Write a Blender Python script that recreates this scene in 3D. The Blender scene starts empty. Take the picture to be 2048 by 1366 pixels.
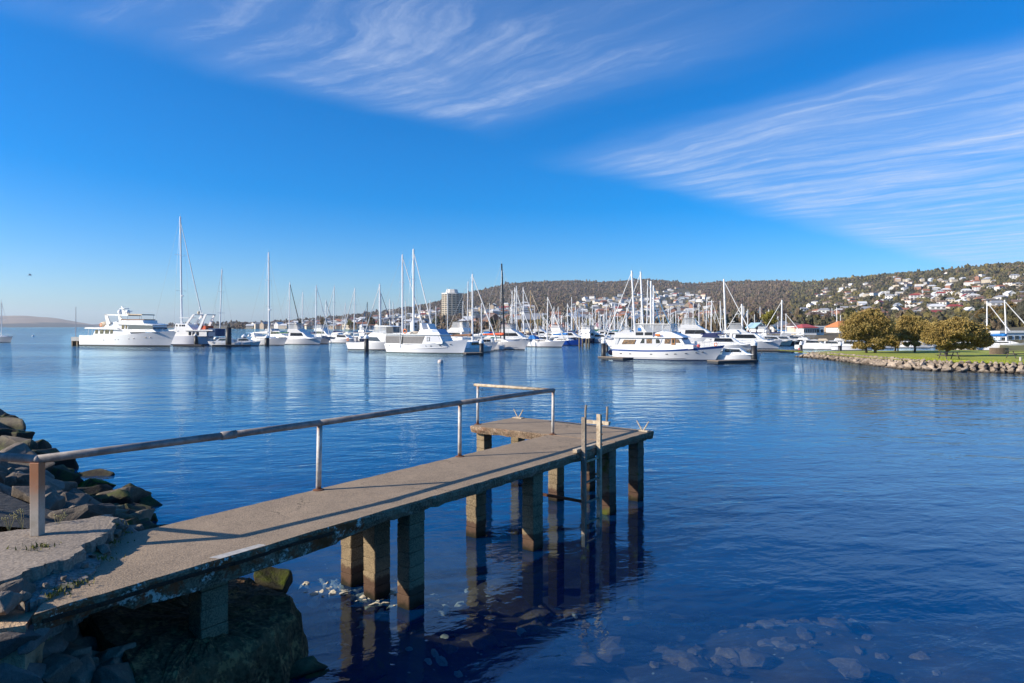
import bpy, bmesh, math, random
import numpy as np
from mathutils import Vector, Matrix, noise as mnoise

# ------------------------------------------------------------------ camera, sky, sun, exposure
SC = bpy.context.scene
COL = SC.collection
FPX, HZ, EYE = 1344.0, 653.0, 4.0          # focal length and horizon line in photograph pixels, eye height
cam_d = bpy.data.cameras.new('camera'); cam = bpy.data.objects.new('camera', cam_d); COL.objects.link(cam)
cam.location = (0, 0, EYE); cam.rotation_euler = (math.radians(90), 0, 0)
cam_d.sensor_width = 36.0; cam_d.lens = FPX / 2048 * 36.0
cam_d.shift_y = -(683 - HZ) / 2048
cam_d.clip_start = 0.05; cam_d.clip_end = 30000
SC.camera = cam
SUN_EL = 26.0
SUN_AZ = 255.3                              # clockwise from +Y
sv = Vector((math.sin(math.radians(SUN_AZ)) * math.cos(math.radians(SUN_EL)),
             math.cos(math.radians(SUN_AZ)) * math.cos(math.radians(SUN_EL)), math.sin(math.radians(SUN_EL))))
sun_d = bpy.data.lights.new('sun', 'SUN'); sun_d.energy = 5.0; sun_d.angle = math.radians(0.53); sun_d.color = (1.0, 0.90, 0.76)
sun = bpy.data.objects.new('sun', sun_d); COL.objects.link(sun)
sun.rotation_euler = sv.to_track_quat('Z', 'Y').to_euler(); sun.location = (-30, -10, 40)
SC.view_settings.view_transform = 'Standard'; SC.view_settings.look = 'None'
SC.view_settings.exposure = 0.54; SC.view_settings.gamma = 1.0; SC.view_settings.use_curve_mapping = False
SC.cycles.max_bounces = 8; SC.cycles.transparent_max_bounces = 24
SC.cycles.caustics_reflective = False; SC.cycles.caustics_refractive = False

class NT:
    """tiny node-tree helper"""
    def __init__(s, tree): s.t = tree; s.n = tree.nodes; s.l = tree.links
    def node(s, typ, **kw):
        n = s.n.new(typ)
        for k, v in kw.items(): setattr(n, k, v)
        return n
    def set(s, sock, v):
        if hasattr(v, 'is_linked') or isinstance(v, bpy.types.NodeSocket): s.l.new(v, sock)
        else: sock.default_value = v
    def math(s, op, a, b=None, c=None, clamp=False):
        n = s.node('ShaderNodeMath', operation=op, use_clamp=clamp)
        s.set(n.inputs[0], a)
        if b is not None: s.set(n.inputs[1], b)
        if c is not None: s.set(n.inputs[2], c)
        return n.outputs[0]
    def vmath(s, op, a, b=None):
        n = s.node('ShaderNodeVectorMath', operation=op); s.set(n.inputs[0], a)
        if b is not None: s.set(n.inputs[1], b)
        return n.outputs[0]
    def comb(s, x, y, z):
        n = s.node('ShaderNodeCombineXYZ')
        for i, v in enumerate((x, y, z)): s.set(n.inputs[i], v)
        return n.outputs[0]
    def sep(s, v):
        n = s.node('ShaderNodeSeparateXYZ'); s.l.new(v, n.inputs[0]); return n.outputs
    def noise(s, vec, scale, detail=4, rough=0.55, dist=0.0, col=False):
        n = s.node('ShaderNodeTexNoise'); n.inputs['Scale'].default_value = scale; n.inputs['Detail'].default_value = detail
        n.inputs['Roughness'].default_value = rough; n.inputs['Distortion'].default_value = dist
        if vec is not None: s.l.new(vec, n.inputs['Vector'])
        return n.outputs['Color' if col else 'Fac']
    def voro(s, vec, scale, feature='F1', rnd=1.0):
        n = s.node('ShaderNodeTexVoronoi', feature=feature); n.inputs['Scale'].default_value = scale
        n.inputs['Randomness'].default_value = rnd
        if vec is not None: s.l.new(vec, n.inputs['Vector'])
        return n.outputs[0]
    def smooth(s, v, lo, hi, a=0.0, b=1.0, kind='SMOOTHSTEP'):
        n = s.node('ShaderNodeMapRange', interpolation_type=kind); s.set(n.inputs[0], v)
        n.inputs[1].default_value = lo; n.inputs[2].default_value = hi; n.inputs[3].default_value = a; n.inputs[4].default_value = b
        return n.outputs[0]
    def mix(s, f, a, b, blend='MIX'):
        n = s.node('ShaderNodeMix', data_type='RGBA', blend_type=blend)
        s.set(n.inputs[0], f); s.set(n.inputs[6], a); s.set(n.inputs[7], b); return n.outputs[2]
    def ramp(s, f, stops):
        n = s.node('ShaderNodeValToRGB'); s.l.new(f, n.inputs[0]); e = n.color_ramp.elements
        while len(e) < len(stops): e.new(0.5)
        for el, (p, c) in zip(e, stops): el.position = p; el.color = (*c, 1) if len(c) == 3 else c
        return n.outputs[0]

world = bpy.data.worlds.new('World'); SC.world = world; world.use_nodes = True
world.cycles.sampling_method = 'MANUAL'; world.cycles.sample_map_resolution = 512
W = NT(world.node_tree); W.n.clear()
w_out = W.node('ShaderNodeOutputWorld'); w_bg = W.node('ShaderNodeBackground'); w_bg.inputs[1].default_value = 0.082
sky = W.node('ShaderNodeTexSky', sky_type='NISHITA'); sky.sun_disc = False
sky.sun_elevation = math.radians(SUN_EL); sky.sun_rotation = math.radians(SUN_AZ)
sky.altitude = 0; sky.air_density = 0.85; sky.dust_density = 0.9; sky.ozone_density = 2.0
hs = W.node('ShaderNodeHueSaturation'); hs.inputs['Saturation'].default_value = 1.40; hs.inputs['Value'].default_value = 1.0
W.l.new(W.vmath('MULTIPLY', sky.outputs[0], (1.05, 1.27, 1.60)), hs.inputs['Color'])   # the photograph's cool white balance
# thin cirrus on a flat layer overhead: the view direction meets the layer at (x/z, y/z)
tc = W.node('ShaderNodeTexCoord'); dx, dy, dz = W.sep(tc.outputs['Generated'])
zc = W.math('MAXIMUM', dz, 0.02)
lx, ly = W.math('DIVIDE', dx, zc), W.math('DIVIDE', dy, zc)
wv = W.noise(W.comb(lx, ly, 0.0), 0.9, 3, 0.5, col=True)
wx, wy, _ = W.sep(wv)
fv = W.noise(W.comb(lx, ly, 3.0), 5.0, 4, 0.6, col=True)
fx, fy, _ = W.sep(fv)
lx2 = W.math('ADD', lx, W.math('ADD', W.math('MULTIPLY_ADD', wx, 0.55, -0.275), W.math('MULTIPLY_ADD', fx, 0.08, -0.04)))
ly2 = W.math('ADD', ly, W.math('ADD', W.math('MULTIPLY_ADD', wy, 0.55, -0.275), W.math('MULTIPLY_ADD', fy, 0.08, -0.04)))
al = W.math('SUBTRACT', W.math('MULTIPLY', lx2, 0.71), W.math('MULTIPLY', ly2, 0.70))
ac = W.math('ADD', W.math('MULTIPLY', lx2, 0.70), W.math('MULTIPLY', ly2, 0.71))
streak = W.noise(W.comb(W.math('MULTIPLY', al, 0.55), W.math('MULTIPLY', ac, 3.6), 1.7), 1.6, 6, 0.60, 0.12)
fine = W.noise(W.comb(W.math('MULTIPLY', al, 1.5), W.math('MULTIPLY', ac, 5.0), 5.1), 3.4, 6, 0.7, 0.15)
dens = W.math('MULTIPLY_ADD', fine, 0.34, W.math('MULTIPLY', streak, 0.76))
def win(v, a0, a1, b0, b1):
    return W.math('MULTIPLY', W.smooth(v, a0, a1), W.smooth(v, b0, b1, 1.0, 0.0))
g1 = W.math('MULTIPLY', win(al, -2.8, -2.45, -1.9, -0.2), win(ac, -0.5, 1.5, 2.1, 2.6))
g2 = W.math('MULTIPLY', win(al, -2.85, -2.2, 2.5, 5.0), win(ac, 2.75, 3.3, 12.0, 40.0))
g3 = W.math('MULTIPLY', W.smooth(W.noise(W.comb(lx, ly, 9.0), 0.5, 2, 0.5), 0.50, 0.70), 0.5)
env = W.math('MAXIMUM', W.math('MAXIMUM', W.math('MULTIPLY', g1, 1.0), W.math('MULTIPLY', g2, 1.0)), g3)
thr = W.math('MULTIPLY_ADD', env, -0.34, 0.80)
cl = W.math('DIVIDE', W.math('SUBTRACT', dens, thr), 0.50, clamp=True)
cl = W.math('POWER', cl, 1.25)
brk = W.noise(W.comb(lx, ly, 6.0), 2.4, 5, 0.65, 0.4)
cl = W.math('MULTIPLY', cl, W.smooth(brk, 0.36, 0.62, 0.30, 1.25))
cl = W.math('MULTIPLY', W.math('MULTIPLY', cl, W.smooth(env, 0.0, 0.5)), W.smooth(dz, 0.02, 0.12))
veil = W.math('MULTIPLY', W.math('MULTIPLY', W.math('MAXIMUM', g2, W.math('MULTIPLY', g1, 0.5)), W.math('MULTIPLY', streak, 0.60)), W.smooth(dz, 0.0, 0.08))
clf = W.math('MINIMUM', W.math('ADD', W.math('MULTIPLY', cl, 0.62), veil), 0.75)
w_col = W.mix(clf, hs.outputs[0], (5.6, 6.5, 8.2, 1))
W.l.new(w_col, w_bg.inputs[0]); W.l.new(w_bg.outputs[0], w_out.inputs[0])
# ------------------------------------------------------------------ helpers
RND = random.Random(7)
def gp(x, y, z=0.0):
    """ground position of a photograph point known to lie at height z"""
    d = FPX * (EYE - z) / (y - HZ); return ((x - 1024) / FPX * d, d)
def at(x, y, d):
    return Vector(((x - 1024) / FPX * d, d, EYE + (HZ - y) / FPX * d))
class MB:
    """mesh builder: collects shapes, builds one object"""
    def __init__(s): s.v = []; s.f = []
    def add(s, vs, fs):
        o = len(s.v); s.v += [tuple(v) for v in vs]; s.f += [tuple(i + o for i in f) for f in fs]; return s
    def box(s, c, d, rz=0.0, ry=0.0, top=1.0):
        hx, hy, hz = d[0] / 2, d[1] / 2, d[2] / 2
        P = [(-hx, -hy, -hz), (hx, -hy, -hz), (hx, hy, -hz), (-hx, hy, -hz), (-hx * top, -hy * top, hz), (hx * top, -hy * top, hz), (hx * top, hy * top, hz), (-hx * top, hy * top, hz)]
        M = Matrix.Rotation(rz, 3, 'Z') @ Matrix.Rotation(ry, 3, 'Y')
        P = [M @ Vector(p) + Vector(c) for p in P]
        return s.add(P, [(3, 2, 1, 0), (4, 5, 6, 7), (0, 1, 5, 4), (1, 2, 6, 5), (2, 3, 7, 6), (3, 0, 4, 7)])
    def tube(s, p0, p1, r0, r1=None, n=8, cap=True):
        r1 = r0 if r1 is None else r1
        p0, p1 = Vector(p0), Vector(p1); a = (p1 - p0).normalized()
        b = a.orthogonal().normalized(); c = a.cross(b)
        vs = []
        for p, r in ((p0, r0), (p1, r1)):
            for i in range(n):
                t = 2 * math.pi * i / n; vs.append(p + (b * math.cos(t) + c * math.sin(t)) * r)
        fs = [(i, (i + 1) % n, n + (i + 1) % n, n + i) for i in range(n)]
        if cap: fs += [tuple(range(n))[::-1], tuple(range(n, 2 * n))]
        return s.add(vs, fs)
    def path(s, pts, r, n=8):
        for a, b in zip(pts, pts[1:]): s.tube(a, b, r, r, n)
        return s
    def prism(s, pts, h0, h1=None, zlo=None, zhi=None):
        """side profile (x,z) extruded across y; half width runs from h0 at the bottom to h1 at the top"""
        h1 = h0 if h1 is None else h1
        zs = [p[1] for p in pts]; zl = min(zs) if zlo is None else zlo; zh = max(zs) if zhi is None else zhi
        w = lambda z: h0 + (h1 - h0) * ((z - zl) / max(zh - zl, 1e-6))
        ar = sum(pts[i][0] * pts[(i + 1) % len(pts)][1] - pts[(i + 1) % len(pts)][0] * pts[i][1] for i in range(len(pts)))
        if ar < 0: pts = pts[::-1]
        n = len(pts)
        vs = [(x, -w(z), z) for x, z in pts] + [(x, w(z), z) for x, z in pts]
        fs = [tuple(range(n)), tuple(range(n, 2 * n))[::-1]] + [(i, n + i, n + (i + 1) % n, (i + 1) % n) for i in range(n)]
        return s.add(vs, [f[::-1] if len(f) == 4 and False else f for f in fs])
    def lathe(s, prof, c=(0, 0, 0), n=12):
        vs = []; m = len(prof)
        for i in range(n):
            t = 2 * math.pi * i / n
            for r, z in prof: vs.append((c[0] + r * math.cos(t), c[1] + r * math.sin(t), c[2] + z))
        fs = []
        for i in range(n):
            j = (i + 1) % n
            for k in range(m - 1): fs.append((i * m + k, j * m + k, j * m + k + 1, i * m + k + 1))
        return s.add(vs, fs)
    def blob(s, c, r, sub=1, jit=0.0, rnd=RND):
        bm = bmesh.new(); bmesh.ops.create_icosphere(bm, subdivisions=sub, radius=1.0)
        vs = []
        for v in bm.verts:
            k = 1 + rnd.uniform(-jit, jit); vs.append((c[0] + v.co.x * r[0] * k, c[1] + v.co.y * r[1] * k, c[2] + v.co.z * r[2] * k))
        fs = [tuple(v.index for v in f.verts) for f in bm.faces]; bm.free()
        return s.add(vs, fs)
    def mesh(s, name, mat, smooth=False, bevel=0.0, bseg=2):
        me = bpy.data.meshes.new(name); me.from_pydata(s.v, [], s.f)
        bm = bmesh.new(); bm.from_mesh(me); bmesh.ops.recalc_face_normals(bm, faces=bm.faces)
        if bevel:
            bmesh.ops.bevel(bm, geom=[e for e in bm.edges if len(e.link_faces) == 2 and e.calc_face_angle() > 0.4], offset=bevel, segments=bseg, affect='EDGES', profile=0.5)
        bm.to_mesh(me); bm.free()
        if smooth:
            for p in me.polygons: p.use_smooth = True
        if mat: me.materials.append(mat)
        return me
    def build(s, name, mat, parent=None, **kw):
        return link(name, s.mesh(name, mat, **kw), parent)
def link(name, me, parent=None, loc=None, rz=None, scale=None):
    o = bpy.data.objects.new(name, me); COL.objects.link(o)
    if parent is not None: o.parent = parent
    if loc is not None: o.location = loc
    if rz is not None: o.rotation_euler = (0, 0, rz)
    if scale is not None: o.scale = scale if hasattr(scale, '__len__') else (scale,) * 3
    return o
def tag(o, label=None, cat=None, group=None, kind=None):
    if label: o['label'] = label
    if cat: o['category'] = cat
    if group: o['group'] = group
    if kind: o['kind'] = kind
    return o
def thing(name, label, cat, loc=(0, 0, 0), rz=0.0, group=None, scale=None):
    return tag(link(name, None, None, loc, rz, scale), label, cat, group)
def kids(o): return [c for c in bpy.data.objects if c.parent == o]

# ------------------------------------------------------------------ materials
MATS = {}
def mat(name, col, rough=0.6, var=0.0, vscale=3.0, metal=0.0, bump=0.0, bscale=20.0, spec=0.5, col2=None, alpha=None, coat=0.0):
    if name in MATS: return MATS[name]
    m = bpy.data.materials.new(name); m.use_nodes = True; T = NT(m.node_tree); b = T.n['Principled BSDF']
    b.inputs['Roughness'].default_value = rough; b.inputs['Metallic'].default_value = metal
    b.inputs['Specular IOR Level'].default_value = spec; b.inputs['Coat Weight'].default_value = coat
    co = T.node('ShaderNodeTexCoord').outputs['Object']
    if var or col2:
        n = T.noise(co, vscale, 6, 0.6)
        dark = col2 or tuple(c * (1 - var) for c in col)
        f = T.smooth(n, 0.3, 0.7)
        T.l.new(T.mix(f, (*dark, 1), (*col, 1)), b.inputs['Base Color'])
    else: b.inputs['Base Color'].default_value = (*col, 1)
    if bump:
        bn = T.node('ShaderNodeBump'); bn.inputs['Strength'].default_value = bump; bn.inputs['Distance'].default_value = 0.05
        T.l.new(T.noise(co, bscale, 5, 0.6), bn.inputs['Height']); T.l.new(bn.outputs[0], b.inputs['Normal'])
    if alpha is not None: b.inputs['Alpha'].default_value = alpha
    MATS[name] = m; return m
def new_mat(name):
    m = bpy.data.materials.new(name); m.use_nodes = True; T = NT(m.node_tree); MATS[name] = m
    return m, T, T.n['Principled BSDF']

def concrete_mat(name, base, dark, agg=180.0, stain=0.6, rust=0.0, algae=False, waterline=None, bump=0.35, cracks=True, crust=0.0):
    """weathered concrete: exposed aggregate, blotchy stains, optional rust runs and tide marks"""
    m, T, b = new_mat(name); g = T.node('ShaderNodeNewGeometry'); P = g.outputs['Position']
    n1 = T.noise(P, 1.3, 6, 0.6); n2 = T.noise(P, 7.0, 6, 0.65); n3 = T.noise(P, agg, 2, 0.5); v = T.voro(P, agg * 0.55)
    c = T.mix(T.smooth(n1, 0.3, 0.72), (*dark, 1), (*base, 1))
    c = T.mix(T.math('MULTIPLY', T.smooth(n2, 0.42, 0.7), stain * 0.45), c, tuple(x * 0.55 for x in dark) + (1,))
    c = T.mix(T.smooth(n3, 0.35, 0.7, 0.0, 0.55), c, tuple(min(1, x * 1.7) for x in base) + (1,))
    c = T.mix(T.smooth(v, 0.0, 0.28, 0.55, 0.0), c, tuple(x * 0.35 for x in dark) + (1,))
    if cracks:
        cr = T.voro(T.vmath('ADD', P, T.vmath('MULTIPLY', T.noise(P, 3.0, 5, 0.7, col=True), (0.5, 0.5, 0.5))), 0.55, 'DISTANCE_TO_EDGE')
        c = T.mix(T.math('MULTIPLY', T.smooth(cr, 0.0, 0.008, 0.8, 0.0), T.smooth(T.noise(P, 0.9, 2), 0.45, 0.6)), c, (0.02, 0.018, 0.015, 1))
    if rust:
        rn = T.noise(P, 3.2, 6, 0.7)
        c = T.mix(T.math('MULTIPLY', T.smooth(rn, 0.47, 0.60), rust), c, (0.30, 0.07, 0.022, 1))
        wn = T.noise(P, 5.0, 6, 0.78)
        c = T.mix(T.math('MULTIPLY', T.smooth(wn, 0.55, 0.62), rust * 0.9), c, (0.80, 0.70, 0.58, 1))
    if crust:
        c = T.mix(T.math('MULTIPLY', T.smooth(T.noise(P, 4.5, 7, 0.78), 0.53, 0.60), crust), c, (0.62, 0.36, 0.14, 1))
    if waterline is not None:
        z = T.sep(P)[2]; zz = T.math('ADD', z, T.math('MULTIPLY_ADD', n2, 0.25, -0.12))
        c = T.mix(T.smooth(zz, waterline, waterline + 0.05, 0.85, 0.0), c, (0.07, 0.035, 0.024, 1))
        c = T.mix(T.smooth(zz, 0.02, 0.16, 1.0, 0.0), c, (0.016, 0.013, 0.006, 1))
    if algae:
        c = T.mix(T.math('MULTIPLY', T.smooth(T.noise(P, 3.4, 5, 0.6), 0.55, 0.68), 0.8), c, (0.075, 0.09, 0.012, 1))
    T.l.new(c, b.inputs['Base Color']); b.inputs['Roughness'].default_value = 0.9; b.inputs['Specular IOR Level'].default_value = 0.25
    h = T.math('ADD', T.math('MULTIPLY', n3, 0.35), T.math('ADD', T.math('MULTIPLY', n2, 0.3), T.math('MULTIPLY', v, 0.25)))
    bn = T.node('ShaderNodeBump'); bn.inputs['Strength'].default_value = bump; bn.inputs['Distance'].default_value = 0.02
    T.l.new(h, bn.inputs['Height']); T.l.new(bn.outputs[0], b.inputs['Normal'])
    return m
def rock_mat(name, a, bcol, light, moss=0.0, wet=None, scale=2.0):
    m, T, b = new_mat(name); g = T.node('ShaderNodeNewGeometry'); P = g.outputs['Position']
    oi = T.node('ShaderNodeObjectInfo').outputs['Random']
    n1 = T.noise(P, scale, 6, 0.65); n2 = T.noise(P, scale * 8, 6, 0.7); n3 = T.noise(P, scale * 30, 3, 0.6)
    c = T.mix(T.smooth(n1, 0.3, 0.7), (*a, 1), (*bcol, 1))
    c = T.mix(T.smooth(n2, 0.5, 0.75, 0.0, 0.6), c, (*light, 1))
    c = T.mix(T.smooth(n3, 0.5, 0.8, 0.0, 0.35), c, tuple(x * 0.3 for x in a) + (1,))
    c = T.mix(1.0, c, T.comb(*(T.math('MULTIPLY_ADD', oi, 0.7, 0.6),) * 3), 'MULTIPLY')
    if wet is not None:
        z = T.sep(P)[2]; zz = T.math('ADD', z, T.math('MULTIPLY_ADD', n1, 0.4, -0.2))
        c = T.mix(T.smooth(zz, wet, wet + 0.25, 0.9, 0.0), c, (0.016, 0.013, 0.009, 1))
        b.inputs['Roughness'].default_value = 0.8
    if moss:
        nz = T.sep(g.outputs['Normal'])[2]; z = T.sep(P)[2]
        f = T.math('MULTIPLY', T.math('MULTIPLY', T.smooth(n1, 0.42, 0.62), T.smooth(nz, 0.1, 0.7)), T.smooth(z, 0.5, 0.9, moss, 0.0))
        c = T.mix(f, c, (0.10, 0.13, 0.012, 1))
    T.l.new(c, b.inputs['Base Color']); b.inputs['Roughness'].default_value = 0.85; b.inputs['Specular IOR Level'].default_value = 0.3
    bn = T.node('ShaderNodeBump'); bn.inputs['Strength'].default_value = 0.6; bn.inputs['Distance'].default_value = 0.03
    T.l.new(T.math('ADD', n2, T.math('MULTIPLY', n3, 0.4)), bn.inputs['Height']); T.l.new(bn.outputs[0], b.inputs['Normal'])
    return m
M_DECK = concrete_mat('deck_concrete', (0.285, 0.212, 0.142), (0.185, 0.14, 0.096), 85, 0.8, bump=0.5)
M_EDGE = concrete_mat('slab_edge_concrete', (0.27, 0.19, 0.12), (0.085, 0.056, 0.035), 40, 1.0, rust=0.2, bump=0.8, cracks=False)
M_SPALL = concrete_mat('spalled_rusty_concrete', (0.28, 0.19, 0.12), (0.085, 0.045, 0.025), 40, 1.0, rust=0.95, bump=0.9, cracks=False)
M_BLOCK = concrete_mat('pile_block_concrete', (0.25, 0.19, 0.115), (0.11, 0.082, 0.05), 60, 1.0, waterline=0.28, cracks=False)
M_BLOCKD = concrete_mat('pile_mossy_concrete', (0.17, 0.135, 0.095), (0.07, 0.057, 0.042), 90, 0.8, waterline=0.45, algae=True, cracks=False)
M_SLABG = concrete_mat('path_concrete', (0.26, 0.21, 0.16), (0.165, 0.135, 0.105), 45, 0.7, bump=0.5)
M_RUBBLE = concrete_mat('rubble_concrete', (0.24, 0.21, 0.18), (0.10, 0.09, 0.08), 30, 0.9, bump=0.9, algae=True)
M_FOOT = concrete_mat('footing_concrete', (0.14, 0.082, 0.038), (0.032, 0.019, 0.010), 22, 1.0, bump=1.0, cracks=False, crust=0.35)
M_ROCK = rock_mat('shore_rock', (0.13, 0.105, 0.082), (0.21, 0.17, 0.13), (0.32, 0.265, 0.205), moss=0.4, wet=0.5)
M_ROCKT = rock_mat('tan_rock', (0.18, 0.145, 0.10), (0.27, 0.21, 0.14), (0.35, 0.29, 0.21), moss=0.25, wet=0.05)
M_ROCKB = rock_mat('revetment_rock', (0.25, 0.19, 0.135), (0.36, 0.29, 0.22), (0.44, 0.38, 0.31), wet=0.03, scale=0.8)
M_MOSSR = rock_mat('mossy_rock', (0.03, 0.03, 0.02), (0.06, 0.05, 0.03), (0.12, 0.11, 0.03), moss=1.4, wet=0.0)
M_STONE = rock_mat('wall_stone', (0.15, 0.128, 0.112), (0.22, 0.19, 0.165), (0.29, 0.25, 0.215))
M_MORTAR = mat('mortar', (0.58, 0.40, 0.24), 0.95, 0.35, 6.0, bump=0.8, bscale=25)
M_WHITE = mat('white_gelcoat', (0.74, 0.735, 0.72), 0.28, 0.06, 0.7, coat=0.2)
M_WHITE2 = mat('white_paint', (0.72, 0.71, 0.68), 0.45, 0.10, 0.9)
M_CREAM = mat('cream_canvas', (0.62, 0.52, 0.38), 0.8, 0.15, 2.0)
M_GREYC = mat('grey_canvas', (0.42, 0.43, 0.45), 0.75, 0.15, 1.5)
M_WIN = mat('dark_window', (0.018, 0.02, 0.025), 0.08, spec=0.8)
M_SCREEN = mat('grey_mesh_screen', (0.17, 0.165, 0.165), 0.6, 0.2, 2.5)
M_CLEAR = mat('clear_vinyl', (0.62, 0.64, 0.66), 0.18, 0.12, 1.0, alpha=0.45)
M_BOOT = mat('dark_antifoul', (0.022, 0.025, 0.03), 0.6)
M_NAVY = mat('navy_paint', (0.012, 0.02, 0.055), 0.25, coat=0.3)
M_BLACK = mat('black_paint', (0.012, 0.012, 0.014), 0.3, coat=0.3)
M_BLUE = mat('blue_paint', (0.012, 0.07, 0.36), 0.3, coat=0.2)
M_STRIPE = mat('blue_stripe_paint', (0.02, 0.075, 0.27), 0.3)
M_TEAL = mat('teal_canvas', (0.02, 0.20, 0.40), 0.8, 0.15, 2.0)
M_SKYC = mat('bright_blue_canvas', (0.012, 0.17, 0.50), 0.8, 0.15, 2.0)
M_DBLUE = mat('navy_canvas', (0.018, 0.028, 0.10), 0.8, 0.15, 2.0)
M_RED = mat('red_paint', (0.52, 0.035, 0.025), 0.4)
M_REDC = mat('orange_red_canvas', (0.60, 0.10, 0.035), 0.8, 0.15, 2.0)
M_GREENC = mat('green_canvas', (0.02, 0.11, 0.06), 0.8, 0.15, 2.0)
M_BROWNC = mat('brown_canvas', (0.20, 0.10, 0.055), 0.8, 0.15, 2.0)
M_ORANGE = mat('orange_lifebuoy', (0.72, 0.20, 0.04), 0.5)
M_TEAK = mat('varnished_teak', (0.36, 0.17, 0.055), 0.35, 0.25, 6.0)
M_ALU = mat('mast_aluminium', (0.72, 0.72, 0.71), 0.38, 0.05, 0.5, metal=0.15)
M_CARBON = mat('carbon_mast', (0.015, 0.015, 0.017), 0.35)
M_WOODM = mat('wooden_mast', (0.42, 0.27, 0.12), 0.5, 0.2, 1.0)
M_WIRE = mat('rigging_wire', (0.30, 0.31, 0.33), 0.4, metal=0.6)
M_SAILW = mat('furled_sail', (0.74, 0.73, 0.70), 0.7, 0.08, 1.5)
M_STEEL = mat('stainless', (0.6, 0.6, 0.6), 0.25, metal=0.9)
M_PANEL = mat('solar_panel', (0.012, 0.014, 0.025), 0.15)
M_PILE = mat('black_pile_sleeve', (0.02, 0.02, 0.022), 0.5, 0.3, 2.0)
M_CAP = mat('white_pile_cap', (0.75, 0.76, 0.76), 0.5)
M_PONT = mat('pontoon_timber', (0.30, 0.235, 0.17), 0.8, 0.3, 2.0)
M_TIMB = mat('grey_timber', (0.27, 0.22, 0.17), 0.85, 0.4, 4.0, bump=0.5, bscale=14)
M_CREAMT = mat('cream_painted_timber', (0.55, 0.46, 0.33), 0.7, 0.35, 9.0, bump=0.3, bscale=20, col2=(0.30, 0.22, 0.14))
M_GULL = mat('gull_feather', (0.45, 0.45, 0.47), 0.8)

# galvanised pipe with rust
m, T, b = new_mat('galvanised_pipe'); P = T.node('ShaderNodeNewGeometry').outputs['Position']
n = T.noise(P, 6.0, 6, 0.7); c = T.mix(T.smooth(n, 0.35, 0.65), (0.17, 0.145, 0.13, 1), (0.30, 0.27, 0.245, 1))
c = T.mix(T.smooth(T.noise(P, 2.2, 5, 0.7), 0.60, 0.70, 0, 0.7), c, (0.20, 0.075, 0.025, 1))
T.l.new(c, b.inputs['Base Color']); b.inputs['Roughness'].default_value = 0.6; b.inputs['Metallic'].default_value = 0.25
M_PIPE = m
m, T, b = new_mat('painted_post'); P = T.node('ShaderNodeNewGeometry').outputs['Position']; z = T.sep(P)[2]
n = T.noise(P, 9.0, 6, 0.7); c = T.mix(T.smooth(n, 0.35, 0.65), (0.34, 0.285, 0.22, 1), (0.46, 0.40, 0.33, 1))
zz = T.math('ADD', z, T.math('MULTIPLY_ADD', n, 0.5, -0.25))
c = T.mix(T.smooth(zz, 1.95, 2.4, 0.0, 0.9), c, (0.33, 0.11, 0.03, 1))
c = T.mix(T.smooth(zz, 1.62, 1.74, 0.85, 0.0), c, (0.16, 0.06, 0.03, 1))
T.l.new(c, b.inputs['Base Color']); b.inputs['Roughness'].default_value = 0.55
M_POST = m
m, T, b = new_mat('white_post'); P = T.node('ShaderNodeNewGeometry').outputs['Position']; z = T.sep(P)[2]
n = T.noise(P, 9.0, 6, 0.7); c = T.mix(T.smooth(n, 0.3, 0.6), (0.36, 0.32, 0.27, 1), (0.56, 0.53, 0.49, 1))
zz = T.math('ADD', z, T.math('MULTIPLY_ADD', n, 0.3, -0.15))
c = T.mix(T.smooth(zz, 2.38, 2.56, 0.0, 0.8), c, (0.30, 0.10, 0.03, 1))
c = T.mix(T.smooth(zz, 1.58, 1.66, 0.85, 0.0), c, (0.18, 0.06, 0.025, 1))
T.l.new(c, b.inputs['Base Color']); b.inputs['Roughness'].default_value = 0.55
M_POSTW = m
# water: clear, lightly blue, with wind ripples
m = bpy.data.materials.new('sea_water'); m.use_nodes = True; T = NT(m.node_tree); T.n.clear()
out = T.node('ShaderNodeOutputMaterial'); P = T.node('ShaderNodeNewGeometry').outputs['Position']; px, py, pz = T.sep(P)
rot = T.comb(T.math('ADD', T.math('MULTIPLY', px, 0.92), T.math('MULTIPLY', py, 0.38)), T.math('SUBTRACT', T.math('MULTIPLY', py, 0.92), T.math('MULTIPLY', px, 0.38)), 0.0)
rx, ry, _ = T.sep(rot)
wA = T.noise(T.comb(T.math('MULTIPLY', px, 0.45), py, 0.0), 0.55, 3, 0.5, 0.3)
wB = T.noise(T.comb(T.math('MULTIPLY', rx, 0.55), ry, 4.0), 1.9, 4, 0.55, 0.4)
wC = T.noise(T.comb(T.math('MULTIPLY', px, 0.6), py, 8.0), 7.0, 3, 0.5, 0.2)
patch = T.math('MULTIPLY', T.smooth(T.noise(T.comb(T.math('MULTIPLY', px, 0.35), py, 2.0), 0.045, 3, 0.5), 0.35, 0.65, 0.5, 1.25), T.smooth(py, 18, 75, 0.75, 3.0))   # sheltered by the shore, windier further out
h = T.math('ADD', T.math('MULTIPLY', wA, 0.075), T.math('ADD', T.math('MULTIPLY', wB, 0.038), T.math('MULTIPLY', wC, 0.0055)))
h = T.math('MULTIPLY', h, patch)
bn = T.node('ShaderNodeBump'); bn.inputs['Strength'].default_value = 1.0; bn.inputs['Distance'].default_value = 1.0
T.l.new(h, bn.inputs['Height'])
lw = T.node('ShaderNodeLayerWeight'); lw.inputs['Blend'].default_value = 0.5; T.l.new(bn.outputs[0], lw.inputs['Normal'])
fres = T.math('MULTIPLY_ADD', T.math('POWER', lw.outputs['Facing'], 5.0), 0.91, 0.09)   # Schlick reflectance, the same from above and below
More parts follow.
